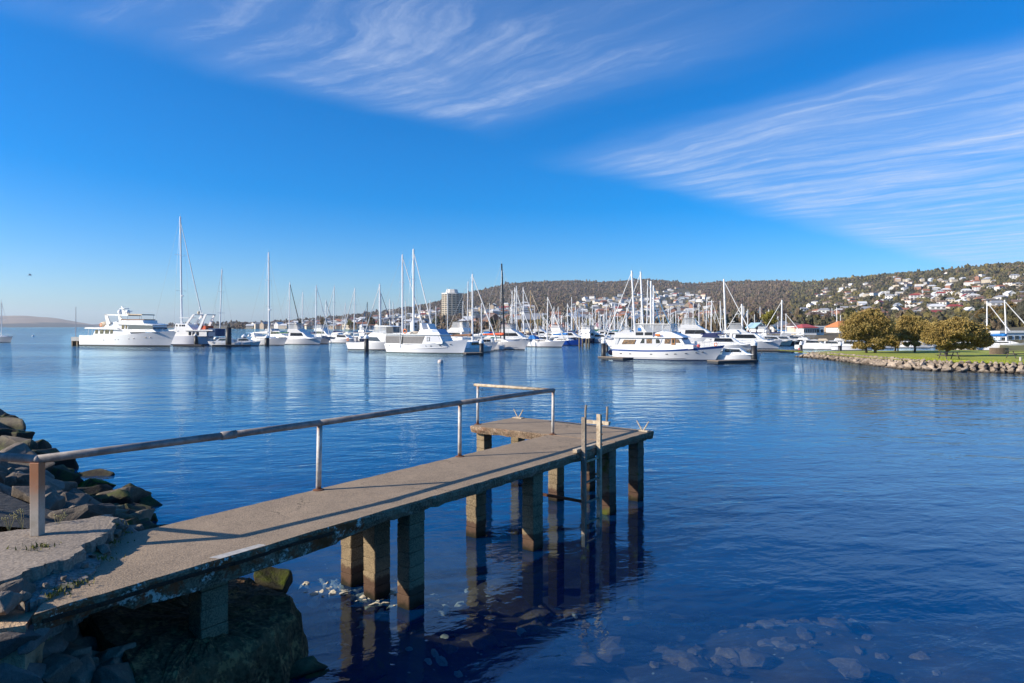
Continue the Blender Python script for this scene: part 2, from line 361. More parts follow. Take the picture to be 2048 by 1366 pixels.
gl = T.node('ShaderNodeBsdfGlossy'); gl.inputs['Roughness'].default_value = 0.02; gl.inputs['Color'].default_value = (0.74, 0.94, 1.0, 1); T.l.new(bn.outputs[0], gl.inputs['Normal'])
tr = T.node('ShaderNodeBsdfTransparent'); tr.inputs['Color'].default_value = (0.54, 0.66, 0.70, 1)
df = T.node('ShaderNodeBsdfDiffuse'); df.inputs['Color'].default_value = (0.001, 0.13, 0.52, 1)
mx1 = T.node('ShaderNodeMixShader'); mx1.inputs[0].default_value = 0.12; T.l.new(tr.outputs[0], mx1.inputs[1]); T.l.new(df.outputs[0], mx1.inputs[2])
mx2 = T.node('ShaderNodeMixShader'); T.l.new(fres, mx2.inputs[0]); T.l.new(mx1.outputs[0], mx2.inputs[1]); T.l.new(gl.outputs[0], mx2.inputs[2])
T.l.new(mx2.outputs[0], out.inputs[0]); M_WATER = m

# ------------------------------------------------------------------ rocks (shared meshes)
def rock_mesh(name, material, seed, n=16, sub=1, disp=0.05, flat=0.75):
    r = random.Random(seed); bm = bmesh.new()
    for i in range(n):
        v = Vector((r.gauss(0, 1), r.gauss(0, 1), r.gauss(0, 1))).normalized() * r.uniform(0.82, 1.0)
        bm.verts.new((v.x, v.y * r.uniform(0.75, 0.9), v.z * flat))
    res = bmesh.ops.convex_hull(bm, input=bm.verts)
    bmesh.ops.delete(bm, geom=[g for g in res['geom_interior'] if isinstance(g, bmesh.types.BMVert)], context='VERTS')
    bmesh.ops.dissolve_limit(bm, angle_limit=0.25, verts=bm.verts, edges=bm.edges)
    if sub:
        bmesh.ops.bevel(bm, geom=list(bm.edges), offset=0.06, segments=2, affect='EDGES', profile=0.6)
        bmesh.ops.triangulate(bm, faces=bm.faces)
        if sub > 1: bmesh.ops.subdivide_edges(bm, edges=[e for e in bm.edges if e.calc_length() > 0.25], cuts=1, use_grid_fill=True)
        for v in bm.verts:
            v.co += v.co.normalized() * disp * mnoise.noise(v.co * 2.2 + Vector((seed, 0, 0))) * 2
            v.co += v.co.normalized() * disp * 0.5 * mnoise.noise(v.co * 6 + Vector((seed, 3, 0)))
    me = bpy.data.meshes.new(name); bm.to_mesh(me); bm.free(); me.materials.append(material)
    return me
ROCKS = [rock_mesh('rock', M_ROCK, 10 + i, 15, 2, 0.05, 0.62) for i in range(9)]
ROCKST = [rock_mesh('rock', M_ROCKT, 40 + i, 14, 2, 0.05, 0.65) for i in range(4)]
ROCKSB = [rock_mesh('rock', M_ROCKB, 70 + i, 13, 0, 0.0, 0.75) for i in range(10)]
def put_rock(me, parent, loc, s, r=RND, name='rock', tilt=0.5):
    o = link(name, me, parent, loc)
    o.rotation_euler = (r.uniform(-tilt, tilt), r.uniform(-tilt, tilt), r.uniform(0, 6.3))
    k = r.uniform(0.85, 1.15); o.scale = (s * k, s / k, s * r.uniform(0.8, 1.1)); return o
# ------------------------------------------------------------------ sea and seabed
def interp(x, tab):
    if x <= tab[0][0]: return tab[0][1]
    for (a, va), (b_, vb) in zip(tab, tab[1:]):
        if x <= b_: return va + (vb - va) * (x - a) / (b_ - a)
    return tab[-1][1]
wm = MB()
xs = [-9000, -2500, -600, -120, -30, -10, 0, 10, 30, 120, 600, 2500, 9000]; ys = [-40, -8, 0, 8, 16, 30, 60, 120, 250, 600, 1500, 4000, 12000]
wm.v = [(x, y, 0.0) for y in ys for x in xs]; nx = len(xs)
wm.f = [(j * nx + i, j * nx + i + 1, (j + 1) * nx + i + 1, (j + 1) * nx + i) for j in range(len(ys) - 1) for i in range(nx - 1)]
me = bpy.data.meshes.new('water'); me.from_pydata(wm.v, [], wm.f); me.materials.append(M_WATER)
tag(link('water', me), kind='structure')

PO = Vector((-2.888, 10.029)); PU = Vector((0.5937, 0.8047)); PN = Vector((0.8047, -0.5937)); ZD = 1.56   # pier frame: along, across, deck height
def pw(s, t, z=ZD):
    p = PO + PU * s + PN * t; return Vector((p.x, p.y, z))
def depth(x, y):
    p = Vector((x, y)) - PO; s, t = p.dot(PU), p.dot(PN)
    d = interp(y, [(0, 0.2), (6.5, 0.25), (9, 0.42), (11, 0.8), (13, 1.6), (16, 2.6), (30, 4.5), (80, 6.0)])
    d *= interp(x, [(-7, 0.35), (-3, 0.6), (0, 1.0), (6, 1.15)])
    for (a, c, rr, k) in ((0.5, 0.8, 0.8, 0.9), (0.3, -0.1, 0.8, 0.86), (3.6, 0.7, 0.8, 0.5)):
        d -= k * d * math.exp(-((s - a) ** 2 + (t - c) ** 2) / rr ** 2)
    return max(0.05, d + 0.22 * mnoise.noise(Vector((x * 0.9, y * 0.9, 0))) + 0.12 * mnoise.noise(Vector((x * 2.7, y * 2.7, 5))))
sx = [-9000, -800, -60, -25] + [-12 + 0.3 * i for i in range(84)] + [14, 20, 40, 120, 800, 9000]
sy = [-40, 0] + [2 + 0.3 * i for i in range(80)] + [28, 34, 50, 90, 300, 2000, 12000]
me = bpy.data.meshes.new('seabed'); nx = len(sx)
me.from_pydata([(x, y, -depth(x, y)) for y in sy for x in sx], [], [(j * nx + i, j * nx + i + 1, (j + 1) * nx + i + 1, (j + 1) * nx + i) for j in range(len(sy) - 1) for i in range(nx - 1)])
m, T, b = new_mat('seabed_mud_depth_dimmed'); P = T.node('ShaderNodeNewGeometry').outputs['Position']
c = T.mix(T.smooth(T.noise(P, 1.1, 6, 0.65), 0.35, 0.65), (0.03, 0.022, 0.012, 1), (0.09, 0.06, 0.032, 1))
c = T.mix(T.smooth(T.noise(P, 6.0, 5, 0.7), 0.55, 0.72, 0.0, 0.8), c, (0.20, 0.14, 0.08, 1))
c = T.mix(T.smooth(T.voro(P, 4.5), 0.03, 0.13, 0.8, 0.0), c, (0.55, 0.48, 0.34, 1))
c = T.mix(T.smooth(T.sep(P)[2], -3.2, -1.3, 1.0, 0.0), c, (0.004, 0.016, 0.035, 1))  # deep bed coloured dark blue, standing in for light the water absorbs
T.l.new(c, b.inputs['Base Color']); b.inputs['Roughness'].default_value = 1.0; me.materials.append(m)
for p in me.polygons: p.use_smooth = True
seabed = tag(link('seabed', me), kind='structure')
M_SHELL = mat('oyster_shell', (0.80, 0.71, 0.52), 0.7, 0.35, 9.0, bump=0.6, bscale=40)
M_SUBR = rock_mat('submerged_rock', (0.13, 0.085, 0.05), (0.22, 0.145, 0.09), (0.32, 0.23, 0.15), scale=3.0)
SHELLS = []
for i in range(4):
    r = random.Random(i); mb = MB(); k = 9; ring = []
    for j in range(k):
        a = 2 * math.pi * j / k; rr = r.uniform(0.7, 1.1); ring.append((rr * math.cos(a), 0.72 * rr * math.sin(a), r.uniform(-0.05, 0.12)))
    mb.add(ring + [(0.1, 0, 0.34), (0, 0, -0.1)], [(j, (j + 1) % k, k) for j in range(k)] + [((j + 1) % k, j, k + 1) for j in range(k)])
    SHELLS.append(mb.mesh('shell', M_SHELL))
r = random.Random(3)
for i in range(170):
    if i < 120: a, c_ = r.choice([(0.5, -0.1), (0.35, 0.55), (0.5, 1.0), (0.2, 0.2)]); x, y = pw(a + r.gauss(0, 0.32), c_ + r.gauss(0, 0.32)).xy
    else: x, y = r.uniform(-3.6, 1.5), r.uniform(8.0, 13.5)
    o = link('shell', r.choice(SHELLS), seabed, (x, y, min(-0.015, -depth(x, y) + 0.06))); o.rotation_euler = (r.uniform(-.6, .6), r.uniform(-.6, .6), r.uniform(0, 6)); s = r.uniform(0.05, 0.105); o.scale = (s, s, s)
SUBR = [rock_mesh('rock', M_SUBR, 90 + i, 22, 2, 0.09, 0.4) for i in range(5)]
for i in range(190):
    if i < 50: x, y = r.uniform(0.0, 4.4), r.uniform(8.6, 11.2)
    else: x, y = r.uniform(-3.0, 6), r.uniform(8.6, 12)
    s = r.uniform(0.06, 0.18) if i % 9 else r.uniform(0.22, 0.36)
    put_rock(r.choice(SUBR), seabed, (x, y, -depth(x, y) + 0.02), s, r, tilt=0.2)
for (x, y, s) in ((0.65, 8.8, 0.62), (1.25, 8.9, 0.45), (0.9, 9.4, 0.32), (2.2, 9.2, 0.32), (3.2, 8.9, 0.3), (1.6, 10.2, 0.26)):
    put_rock(r.choice(SUBR), seabed, (x, y, -depth(x, y) + 0.05), s, r, tilt=0.15)

# ------------------------------------------------------------------ near shore: bank, boulders, stone wall, broken path
# the bank of earth the boulders lie on
bank_top = [(-26, 33), (-17.5, 20.5), (-13.2, 15.0), (-10.2, 12.4), (-8.6, 10.9), (-7.0, 9.7), (-5.7, 8.9), (-5.0, 8.3)]
bank_bot = [(-21.5, 29.5), (-14.6, 20.6), (-11.6, 17.0), (-9.4, 15.6), (-7.6, 14.2), (-6.3, 12.3), (-5.0, 10.6), (-4.2, 9.6)]
mb = MB(); N = 8
vs = []
for (tx, ty), (bx, by) in zip(bank_top, bank_bot):
    lo = max(0.0, min(1.0, (ty - 15) / 14)); vs += [(tx - 30, ty - 6, 2.0 - lo), (tx - 1.5, ty - 0.6, 1.75 - lo), (tx, ty, 1.45 - lo * .9), ((tx + bx) / 2, (ty + by) / 2, 0.5 - .35 * lo), (bx, by, -0.25), (bx + 2.0, by + 1.5, -1.2)]
fs = [(i * 6 + k, i * 6 + k + 1, (i + 1) * 6 + k + 1, (i + 1) * 6 + k) for i in range(len(bank_top) - 1) for k in range(5)]
M_SOIL = mat('dark_soil', (0.055, 0.047, 0.038), 1.0, 0.5, 3.0, bump=0.8, bscale=8)
bank = tag(mb.add(vs, fs).build('shore_bank', M_SOIL, smooth=True), kind='structure')
def lerp2(tab, f):
    f *= len(tab) - 1; i = min(int(f), len(tab) - 2); k = f - i
    return Vector(tab[i]) * (1 - k) + Vector(tab[i + 1]) * k
r = random.Random(11)
placed = []
# large boulders that can be recognised one by one: photograph point, height of their centre, radius
BIG = [(45, 930, .75, .95, 0), (25, 985, .95, .75, 0), (85, 985, .75, .7, 0), (60, 965, .7, .6, 0), (35, 1020, 1.2, .55, 0), (110, 950, .35, .75, 0), (125, 925, .2, .6, 0), (120, 945, .1, .5, 0),
       (150, 1002, .35, .75, 0), (210, 1000, .30, .75, 0), (240, 985, .25, .85, 1), (265, 975, .3, .5, 0), (268, 1020, .45, .55, 1), (285, 1045, .35, .5, 1), (120, 1020, .8, .5, 0), (175, 1015, .6, .55, 0), (220, 1025, .6, .45, 0),
       (295, 1000, .1, .45, 0), (300, 1030, .1, .4, 0), (150, 985, .2, .55, 1), (70, 900, .5, .9, 0), (30, 890, .5, 1.0, 0), (20, 865, .35, .9, 0), (50, 872, .25, .8, 0), (60, 888, .2, .8, 0), (10, 848, .2, .9, 1), (5, 838, .1, .7, 0),
       (12, 910, .9, .8, 0), (5, 955, 1.1, .8, 0), (95, 1000, .9, .55, 0), (60, 1005, 1.0, .5, 0), (140, 1035, .9, .4, 0), (185, 1035, .8, .4, 0), (105, 905, .05, .5, 0), (235, 1040, .65, .4, 0)]
for (x, y, z, s, k) in BIG:
    X, Y = gp(x, y, z); k2 = Y / 16
    put_rock(r.choice(ROCKST if k else ROCKS), bank, (X, Y, z - 0.15), s * (0.62 + 0.33 * min(k2, 1.1)), r, tilt=0.35); placed.append((X, Y))
for i in range(150):
    f = 0.78 * r.random() ** 1.3; a, b_ = lerp2(bank_top[::-1], f), lerp2(bank_bot[::-1], f); k = r.random()
    p = a * (1 - k) + b_ * k; s = r.uniform(0.28, 0.6) * (1 + 0.35 * f)
    lo = max(0.0, min(1.0, (a.y - 15) / 14)); z = ((1.45 - .9 * lo) + (0.5 - 1.45 + .55 * lo) * k / 0.5 if k < 0.5 else (0.5 - .35 * lo) - 0.75 * (k - 0.5) / 0.5)
    if p.y < 8.9 and p.x > -5.6: continue
    put_rock(r.choice(ROCKS + ROCKST[:1]), bank, (p.x, p.y, z + 0.05), s, r, tilt=0.5)
for i in range(34):
    X, Y = r.uniform(-13.0, -8.4), r.uniform(9.2, 12.4)
    f = (X + 6.6) / -5.9; Y = 9.2 + (Y - 9.2) * 0.55 + f * 2.6
    put_rock(r.choice(ROCKS + ROCKST[:1]), bank, (X, Y, 1.2 + r.uniform(-.15, .15)), r.uniform(.28, .5), r, tilt=0.45)
for (x, y, s, me_, lab) in ((186, 948, .50, ROCKST[0], 'flat brown boulder lying half under water beside the shore rocks'),
                            (180, 971, .62, rock_mesh('rock', M_MOSSR, 131, 16, 2, 0.08, 0.6), 'green weed covered boulder breaking the water beside the shore'),
                            (112, 963, .36, ROCKS[3], 'small dark round boulder in the water under the rusty handrail post'),
                            (158, 944, .16, ROCKS[5], 'tiny dark stone just breaking the water beside the flat brown boulder')):
    X, Y = gp(x, y, 0.05); o = put_rock(me_, None, (X, Y, -0.02), s, r, 'boulder', 0.1); o.rotation_euler[2] = 0.2
    o.scale = (s * 1.25, s * 0.8, s * 0.75); tag(o, lab, 'boulder')
# ground where the photographer stands, behind and to the left
gm = MB()
gm.v = [(-60, -30, 2.2), (40, -30, 2.2), (40, -1.0, 2.2), (3, 0.6, 2.2), (-2.4, 2.2, 2.15), (-5.2, 4.55, 1.95), (-6.4, 5.6, 1.9), (-9, 8.6, 1.85), (-60, 20, 2.2),
        (40, -0.6, -0.8), (3, 1.2, -0.8), (-2.1, 2.6, -0.8), (-4.7, 4.7, -0.8), (-6, 5.7, -0.8)]
gm.f = [tuple(range(9)), (2, 9, 10, 3), (3, 10, 11, 4), (4, 11, 12, 5), (5, 12, 13, 6)]
tag(gm.build('shore_ground', mat('worn_ground', (0.24, 0.21, 0.17), 0.95, 0.3, 2.0, bump=0.5)), kind='structure')
# concrete path, broken at its end, 0.2 m above the pier deck
ZP = 1.74
edge_far = [gp(x, y, ZP) for x, y in ((-260, 1078), (-120, 1073), (0, 1064), (60, 1057), (100, 1046), (140, 1042), (185, 1034), (212, 1030))]
edge_near = [gp(x, y, ZP) for x, y in ((232, 1036), (222, 1058), (200, 1072), (168, 1090), (150, 1112), (105, 1124), (60, 1138), (20, 1158), (-120, 1190), (-260, 1220))]
poly = edge_far + edge_near
r = random.Random(5); dense = []
for i, (a, b_) in enumerate(zip(poly, poly[1:] + poly[:1])):
    a, b_ = Vector(a), Vector(b_); k = 5
    for j in range(k):
        p = a + (b_ - a) * j / k; jit = 0.035 if 6 < i < 16 else 0.015
        dense.append(p + Vector((r.uniform(-jit, jit), r.uniform(-jit, jit))))
n = len(dense); mb = MB()
mb.add([(p.x, p.y, ZP + 0.012 * mnoise.noise(Vector((p.x * 3, p.y * 3, 0)))) for p in dense] + [(p.x + r.uniform(-.02, .02), p.y + r.uniform(-.02, .02), ZP - 0.04 - r.uniform(0, 0.04)) for p in dense] + [(p.x, p.y, ZP - 0.45) for p in dense],
       [tuple(range(n))] + [(i, n + i, n + (i + 1) % n, (i + 1) % n) for i in range(n)] + [(n + i, 2 * n + i, 2 * n + (i + 1) % n, n + (i + 1) % n) for i in range(n)])
path = tag(mb.build('path', M_SLABG), kind='structure')
# lower, crumbled apron between the path and the pier deck
ap = [gp(x, y, 1.6) for x, y in ((240, 1040), (222, 1080), (205, 1112), (190, 1140), (160, 1160), (120, 1178), (85, 1194), (55, 1204), (30, 1185), (-10, 1190), (-10, 1130), (100, 1090), (180, 1060))]
dense = []
for a, b_ in zip(ap, ap[1:] + ap[:1]):
    a, b_ = Vector(a), Vector(b_)
    for j in range(5): p = a + (b_ - a) * j / 5; dense.append(p + Vector((r.uniform(-.03, .03), r.uniform(-.03, .03))))
n = len(dense); mb = MB(); c0 = sum(dense, Vector((0, 0))) / n
inner = [c0 + (p - c0) * 0.6 for p in dense]
mb.add([(p.x, p.y, 1.585 + r.uniform(-.006, .008)) for p in dense] + [(p.x, p.y, 1.62 + r.uniform(-.008, .008)) for p in inner] + [(c0.x, c0.y, 1.64)] + [(p.x, p.y, 1.2) for p in dense],
       [(i, (i + 1) % n, n + (i + 1) % n, n + i) for i in range(n)] + [(n + i, n + (i + 1) % n, 2 * n) for i in range(n)] + [((i + 1) % n, i, 2 * n + 1 + i, 2 * n + 1 + (i + 1) % n) for i in range(n)])
apron = tag(mb.build('broken_apron', M_RUBBLE), kind='structure')
for (x, y, s) in ((195, 1078, .20), (215, 1050, .17), (180, 1062, .13), (228, 1062, .12), (25, 1178, .20), (-5, 1200, .22), (165, 1075, .1), (240, 1052, .1), (208, 1092, .09), (150, 1105, .08), (60, 1165, .07), (222, 1042, .13), (110, 1140, .06), (130, 1150, .05), (170, 1125, .06), (90, 1165, .05), (185, 1105, .05), (45, 1185, .08)):
    X, Y = gp(x, y, 1.66); put_rock(r.choice(ROCKS), apron, (X, Y, 1.63), s, r, tilt=0.25)
# dry weeds on the crumbled edge
M_WEED = mat('yellow_green_moss', (0.19, 0.18, 0.03), 0.95, 0.5, 12.0)
wd = MB()
for (x, y, z, nn) in ((88, 1093, ZP + .01, 60), (60, 1093, ZP + .01, 20), (222, 1085, 1.6, 50), (205, 1118, 1.59, 40), (150, 1165, 1.59, 40), (95, 1190, 1.59, 50), (120, 1182, 1.59, 40), (232, 1068, 1.62, 60), (178, 1070, 1.66, 30), (135, 1118, 1.62, 25), (225, 1050, 1.7, 40)):
    X, Y = gp(x, y, z)
    for i in range(nn):
        a, rr = r.uniform(0, 6.3), abs(r.gauss(0, 0.07)); p = Vector((X + rr * math.cos(a) * 1.6, Y + rr * math.sin(a), z - 0.005)); hgt = r.uniform(0.012, 0.05); w = r.uniform(0.004, 0.012); t = r.uniform(0, 3.14)
        wd.add([p + Vector((w * math.cos(t), w * math.sin(t), 0)), p - Vector((w * math.cos(t), w * math.sin(t), 0)), p + Vector((r.uniform(-.02, .02), r.uniform(-.02, .02), hgt))], [(0, 1, 2)])
tag(wd.build('moss', M_WEED), 'yellow green moss tufts in the cracks of the broken path', 'moss', kind='stuff')
M_STALK = mat('dry_weed', (0.30, 0.26, 0.12), 0.9)
for (x, y, hh) in ((10, 1058, .15), (38, 1056, .18), (108, 1050, .12)):
    X, Y = gp(x, y, ZP); mb = MB(); base = Vector((0, 0, -0.05))
    for k in range(7):
        tip = Vector((r.uniform(-.07, .07), r.uniform(-.05, .05), hh * r.uniform(.6, 1.1))); mb.tube(base, tip, 0.0025, 0.0015, 4)
        for q in range(3): mb.blob(tip + Vector((r.uniform(-.02, .02), r.uniform(-.02, .02), r.uniform(-.03, .01))), (.008, .008, .008), 1)
    o = mb.build('dry_weed', M_STALK); o.location = (X, Y + 0.06, ZP)
    tag(o, 'wispy dry weed stalks growing behind the path edge beside the rusty post', 'weed', 'dry weeds along the path edge')
# stone retaining wall under the near end of the pier
wall = thing('stone_wall', 'grey blue rubble stone retaining wall with tan mortar under the pier end', 'wall')
A = pw(-4.25, 1.66, 0); dirw = Vector((-0.93, -0.37, 0)); nrm = Vector((0.37, -0.93, 0))
mb = MB(); L = 5.0
p0, p1 = A, A + dirw * L; bk = -nrm * 1.2
for (za, zb, off) in ((-0.6, 1.50, 0.0),):
    vs = [p0, p1, p1 + bk, p0 + bk]; mb.add([(v.x, v.y, za) for v in vs] + [(v.x, v.y, zb) for v in vs], [(0, 1, 5, 4), (1, 2, 6, 5), (2, 3, 7, 6), (3, 0, 4, 7), (4, 5, 6, 7)])
mb.build('mortar', M_MORTAR, wall)
STN = [rock_mesh('stone', M_STONE, 150 + i, 15, 2, 0.04, 0.9) for i in range(6)]
r = random.Random(8); rows = [(1.38, .17), (1.0, .26), (0.55, .27), (0.1, .26)]
for zi, hh in rows:
    s = -0.16 + r.uniform(0, .05)
    while s < L:
        w = r.uniform(0.2, 0.38); p = A + dirw * (s + w * 0.9) + nrm * 0.0
        o = link('stone', r.choice(STN), wall, (p.x, p.y, zi + r.uniform(-.03, .03))); o.scale = (w, hh * r.uniform(.9, 1.15), 0.11); o.rotation_euler = (math.radians(90), r.uniform(-.2, .2), math.atan2(-dirw.y, -dirw.x)); s += w * 1.85
# return face of the wall running back under the deck
for zi, hh in rows:
    s = 0.1
    while s < 1.3:
        w = r.uniform(0.18, 0.3); p = A + bk * (s / 1.2) + Vector((0.02, 0, 0))
        o = link('stone', r.choice(STN), wall, (p.x, p.y, zi + r.uniform(-.04, .04))); o.scale = (w, hh, 0.10); o.rotation_euler = (math.radians(90), r.uniform(-.3, .3), math.radians(68)); s += w * 1.9
# boulders packed under the deck
r = random.Random(21)
for i in range(46):
    s, t = r.uniform(-4.0, -2.7), r.uniform(0.0, 1.6); k = (s + 4.0) / 1.3
    z = 1.05 - 0.75 * k - 0.15 * r.random(); q = pw(s, t, z)
    put_rock(r.choice(ROCKS[:5]), bank, q, r.uniform(0.2, 0.38), r, tilt=0.6)
# rough concrete footing that the first block pile stands on
ft = [(-3.45, 2.15), (-2.9, 1.9), (-2.05, 1.75), (-1.45, 1.45), (-1.15, 1.0), (-1.25, 0.2), (-1.7, -0.3), (-3.2, -0.3)]
mb = MB(); r = random.Random(4); rings = []
def ring(off, z, jit):
    out = []; c0 = Vector((-2.3, 0.9))
    for i, (a, b_) in enumerate(zip(ft, ft[1:] + ft[:1])):
        for j in range(6):
            p = Vector(a).lerp(Vector(b_), j / 6); d = (p - c0).normalized(); p = p + d * (off + r.uniform(-jit, jit)); zz = z(p) if callable(z) else z
            q = pw(p.x, p.y, zz + r.uniform(-jit, jit)); out.append(q)
    return out
topz = lambda p: 0.72 - 0.10 * (p.x + 2.3) - 0.10 * (p.y - 0.9)
R = [ring(-0.5, topz, .012), ring(-0.06, topz, .015), ring(0.0, lambda p: topz(p) - 0.05, .02), ring(0.06, 0.35, .05), ring(0.12, 0.05, .06), ring(0.25, -0.6, .05)]
n = len(R[0]); vs = [v for q in R for v in q] + [pw(-2.3, 0.9, 0.72)]
fs = [(k * n + i, k * n + (i + 1) % n, (k + 1) * n + (i + 1) % n, (k + 1) * n + i) for k in range(len(R) - 1) for i in range(n)] + [((i + 1) % n, i, len(vs) - 1) for i in range(n)]
footing = mb.add(vs, fs).build('concrete_footing', M_FOOT)
bm = bmesh.new(); bm.from_mesh(footing.data); bmesh.ops.subdivide_edges(bm, edges=bm.edges, cuts=3, use_grid_fill=True)
for v in bm.verts:
    v.co += Vector((mnoise.noise(v.co * 2.5), mnoise.noise(v.co * 2.5 + Vector((9, 0, 0))), mnoise.noise(v.co * 2.5 + Vector((0, 9, 0))))) * 0.03 + Vector((0, 0, mnoise.noise(v.co * 7) * 0.035 + mnoise.noise(v.co * 16) * 0.025))
bm.to_mesh(footing.data); bm.free()
tag(footing, 'rough dark weathered concrete footing under the shore end of the pier', 'footing')
for (x, y, z, s, me_, lab) in ((578, 1330, 0.1, .33, ROCKST[1], 'rounded tan boulder at the waterline below the concrete footing'),
                               (500, 1352, 0.12, .36, ROCKST[2], 'moss edged tan boulder against the front of the concrete footing'),
                               (660, 1352, -0.08, .62, ROCKS[2], 'dark speckled boulder awash under the pier beside the footing')):
    X, Y = gp(x, y, z); o = put_rock(me_, None, (X, Y, z - 0.1), s, r, 'boulder', 0.12); o.scale = (s * 1.5, s, s * 0.6); o.rotation_euler[2] = 0.5; tag(o, lab, 'boulder')
q = pw(-0.95, 0.2, 0.55); o = put_rock(rock_mesh('rock', M_MOSSR, 133, 14, 2, 0.05, 0.9), None, q, 0.36, r, 'boulder', 0.2)
tag(o, 'bright green moss covered boulder behind the first block pile', 'boulder')
# ------------------------------------------------------------------ the pier
pier = thing('concrete_pier', 'weathered concrete pier with narrow walkway and L shaped head on block piles', 'pier', (PO.x, PO.y, 0), math.atan2(PU.y, PU.x))
# local frame: x along the pier, y to its left (so t = -y), z up
def slab(name, outline, ztop, thick, material, sag=None, jit=0.012, seg=0.14, parent=pier, seed=1, under=0.0):
    r = random.Random(seed); pts = []
    for (a, b_) in zip(outline, outline[1:] + outline[:1]):
        a, b_ = Vector(a), Vector(b_); k = max(1, int((b_ - a).length / seg)); d = (b_ - a).normalized(); nn = Vector((d.y, -d.x))
        for j in range(k): pts.append((a.lerp(b_, j / k) + nn * r.uniform(-jit, jit)))
    n = len(pts); mb = MB()
    th = [thick * (1 + r.uniform(-.10, .10)) + (sag(p) if sag else 0) for p in pts]
    c = lambda p, k: Vector((p.x, p.y)) * 1.0
    ctr = sum(pts, Vector((0, 0))) / n
    def inset(i, k):
        p, a, b_ = pts[i], pts[i - 1], pts[(i + 1) % n]; d = (b_ - a).normalized(); return p + Vector((-d.y, d.x)) * k
    vs = [(*inset(i, .02), ztop) for i in range(n)] + [(*pts[i], ztop - .018 - r.uniform(0, .012)) for i in range(n)] + [(*inset(i, r.uniform(-.012, .02)), ztop - th[i] * .55) for i in range(n)] + [(*inset(i, .03 + under), ztop - th[i]) for i in range(n)]
    top = [tuple(range(n))]; side = [(k * n + i, (k + 1) * n + i, (k + 1) * n + (i + 1) % n, k * n + (i + 1) % n) for k in range(3) for i in range(n)]; bot = [tuple(range(3 * n, 4 * n))[::-1]]
    o = MB().add(vs, top + side + bot).build(name, material, parent)
    o.data.materials.append(M_EDGE); o.data.materials.append(M_SPALL)
    for p in o.data.polygons:
        if len(p.vertices) == 4 and abs(p.normal.z) < 0.9:
            x = sum(o.data.vertices[v].co.x for v in p.vertices) / 4; y = sum(o.data.vertices[v].co.y for v in p.vertices) / 4
            p.material_index = 2 if (x < -0.6 and y < -1.3) else 1
        elif p.normal.z < -0.5: p.material_index = 1
    return o
sagf = lambda p: (0.06 * max(0, mnoise.noise(Vector((p.x * 1.3, 7, 0)))) + 0.08 * (1 if -3.4 < p.x < -0.9 else 0)) if (p.y < -1.2 and p.x < 0.3) else 0.0
slab('walkway_slab', [(-4.2, -1.64), (6.33, -1.64), (6.33, 0.07), (-2.75, 0.07), (-3.1, -0.25), (-3.95, -1.25)], ZD, 0.165, M_DECK, sagf, seed=2)
slab('head_slab', [(6.34, -1.62), (8.26, -1.62), (8.33, 2.42), (6.34, 2.38)], ZD, 0.165, M_DECK, seed=3)
# a steel edge strip rusting along the spalled side
mb = MB(); 
for i in range(14):
    x0, x1 = -4.12 + i * 0.22, -4.12 + (i + 1) * 0.22 - 0.004
    mb.box(((x0 + x1) / 2, -1.655 + 0.004 * math.sin(i * 2.1), ZD - 0.075 - 0.008 * math.sin(i)), (x1 - x0, 0.02, 0.035))
mb.build('rusted_steel_strip', mat('rusted_steel', (0.10, 0.035, 0.016), 0.9, 0.5, 12.0, bump=0.6, bscale=30), pier)
# worn white patch on the edge above the first pile
MB().add([(-2.55, -1.50, ZD + .004), (-1.98, -1.53, ZD + .004), (-1.95, -1.62, ZD + .002), (-2.5, -1.625, ZD + .002)], [(0, 1, 2, 3)]).build('mortar_patch', mat('pale_patch', (0.50, 0.47, 0.42), 0.9, 0.3, 15.0), pier)
# piles: each a stack of concrete blocks
def block_mesh(w, d, h, material, seed):
    r = random.Random(seed); mb = MB(); mb.box((0, 0, 0), (w, d, h - 0.006))
    me = mb.mesh('block', material, bevel=0.007, bseg=1)
    for v in me.vertices: v.co += Vector((r.uniform(-.005, .005), r.uniform(-.005, .005), 0))
    return me
BLK = [block_mesh(.31, .245, .2, M_BLOCK, i) for i in range(4)]; BLKD = [block_mesh(.31, .245, .2, M_BLOCKD, 10 + i) for i in range(4)]
BLKP = [block_mesh(.17, .32, .2, M_BLOCK, 20 + i) for i in range(3)]
r = random.Random(31)
def pile(s, t, zb, blocks, rz=0.0, k=1.0):
    p = link('pile', None, pier, (s, -t, 0), rz); z = ZD - 0.165; i = 0
    while z > zb:
        o = link('block', r.choice(blocks), p, (r.uniform(-.004, .004), r.uniform(-.004, .004), z - 0.1)); o.rotation_euler = (0, 0, r.uniform(-.015, .015)); o.scale = (k, k, 1); z -= 0.2; i += 1
    return p
for s, t, zb, m_ in ((0.62, 0.06, -0.6, BLK), (0.50, 0.72, -0.5, BLK), (0.55, 1.38, -0.6, BLK), (3.6, 0.08, -1.4, BLK), (3.62, 1.38, -1.5, BLK), (6.75, -0.12, -2.4, BLK), (6.45, 1.38, -2.2, BLKD), (7.85, 1.36, -2.6, BLKD),
                     (6.68, -2.2, -2.6, BLK), (8.0, -2.12, -2.8, BLK), (-2.45, 1.32, 0.55, BLK), (-2.3, 0.15, 0.55, BLK), (8.0, 0.0, -2.8, BLKD)):
    pile(s, t, zb, m_, k=1.0)
# cross beam on the first bent, rust streak under the slab
MB().box((0.55, -0.75, ZD - 0.165 - 0.05), (0.30, 1.5, 0.10)).build('cross_beam', M_EDGE, pier, bevel=0.012)
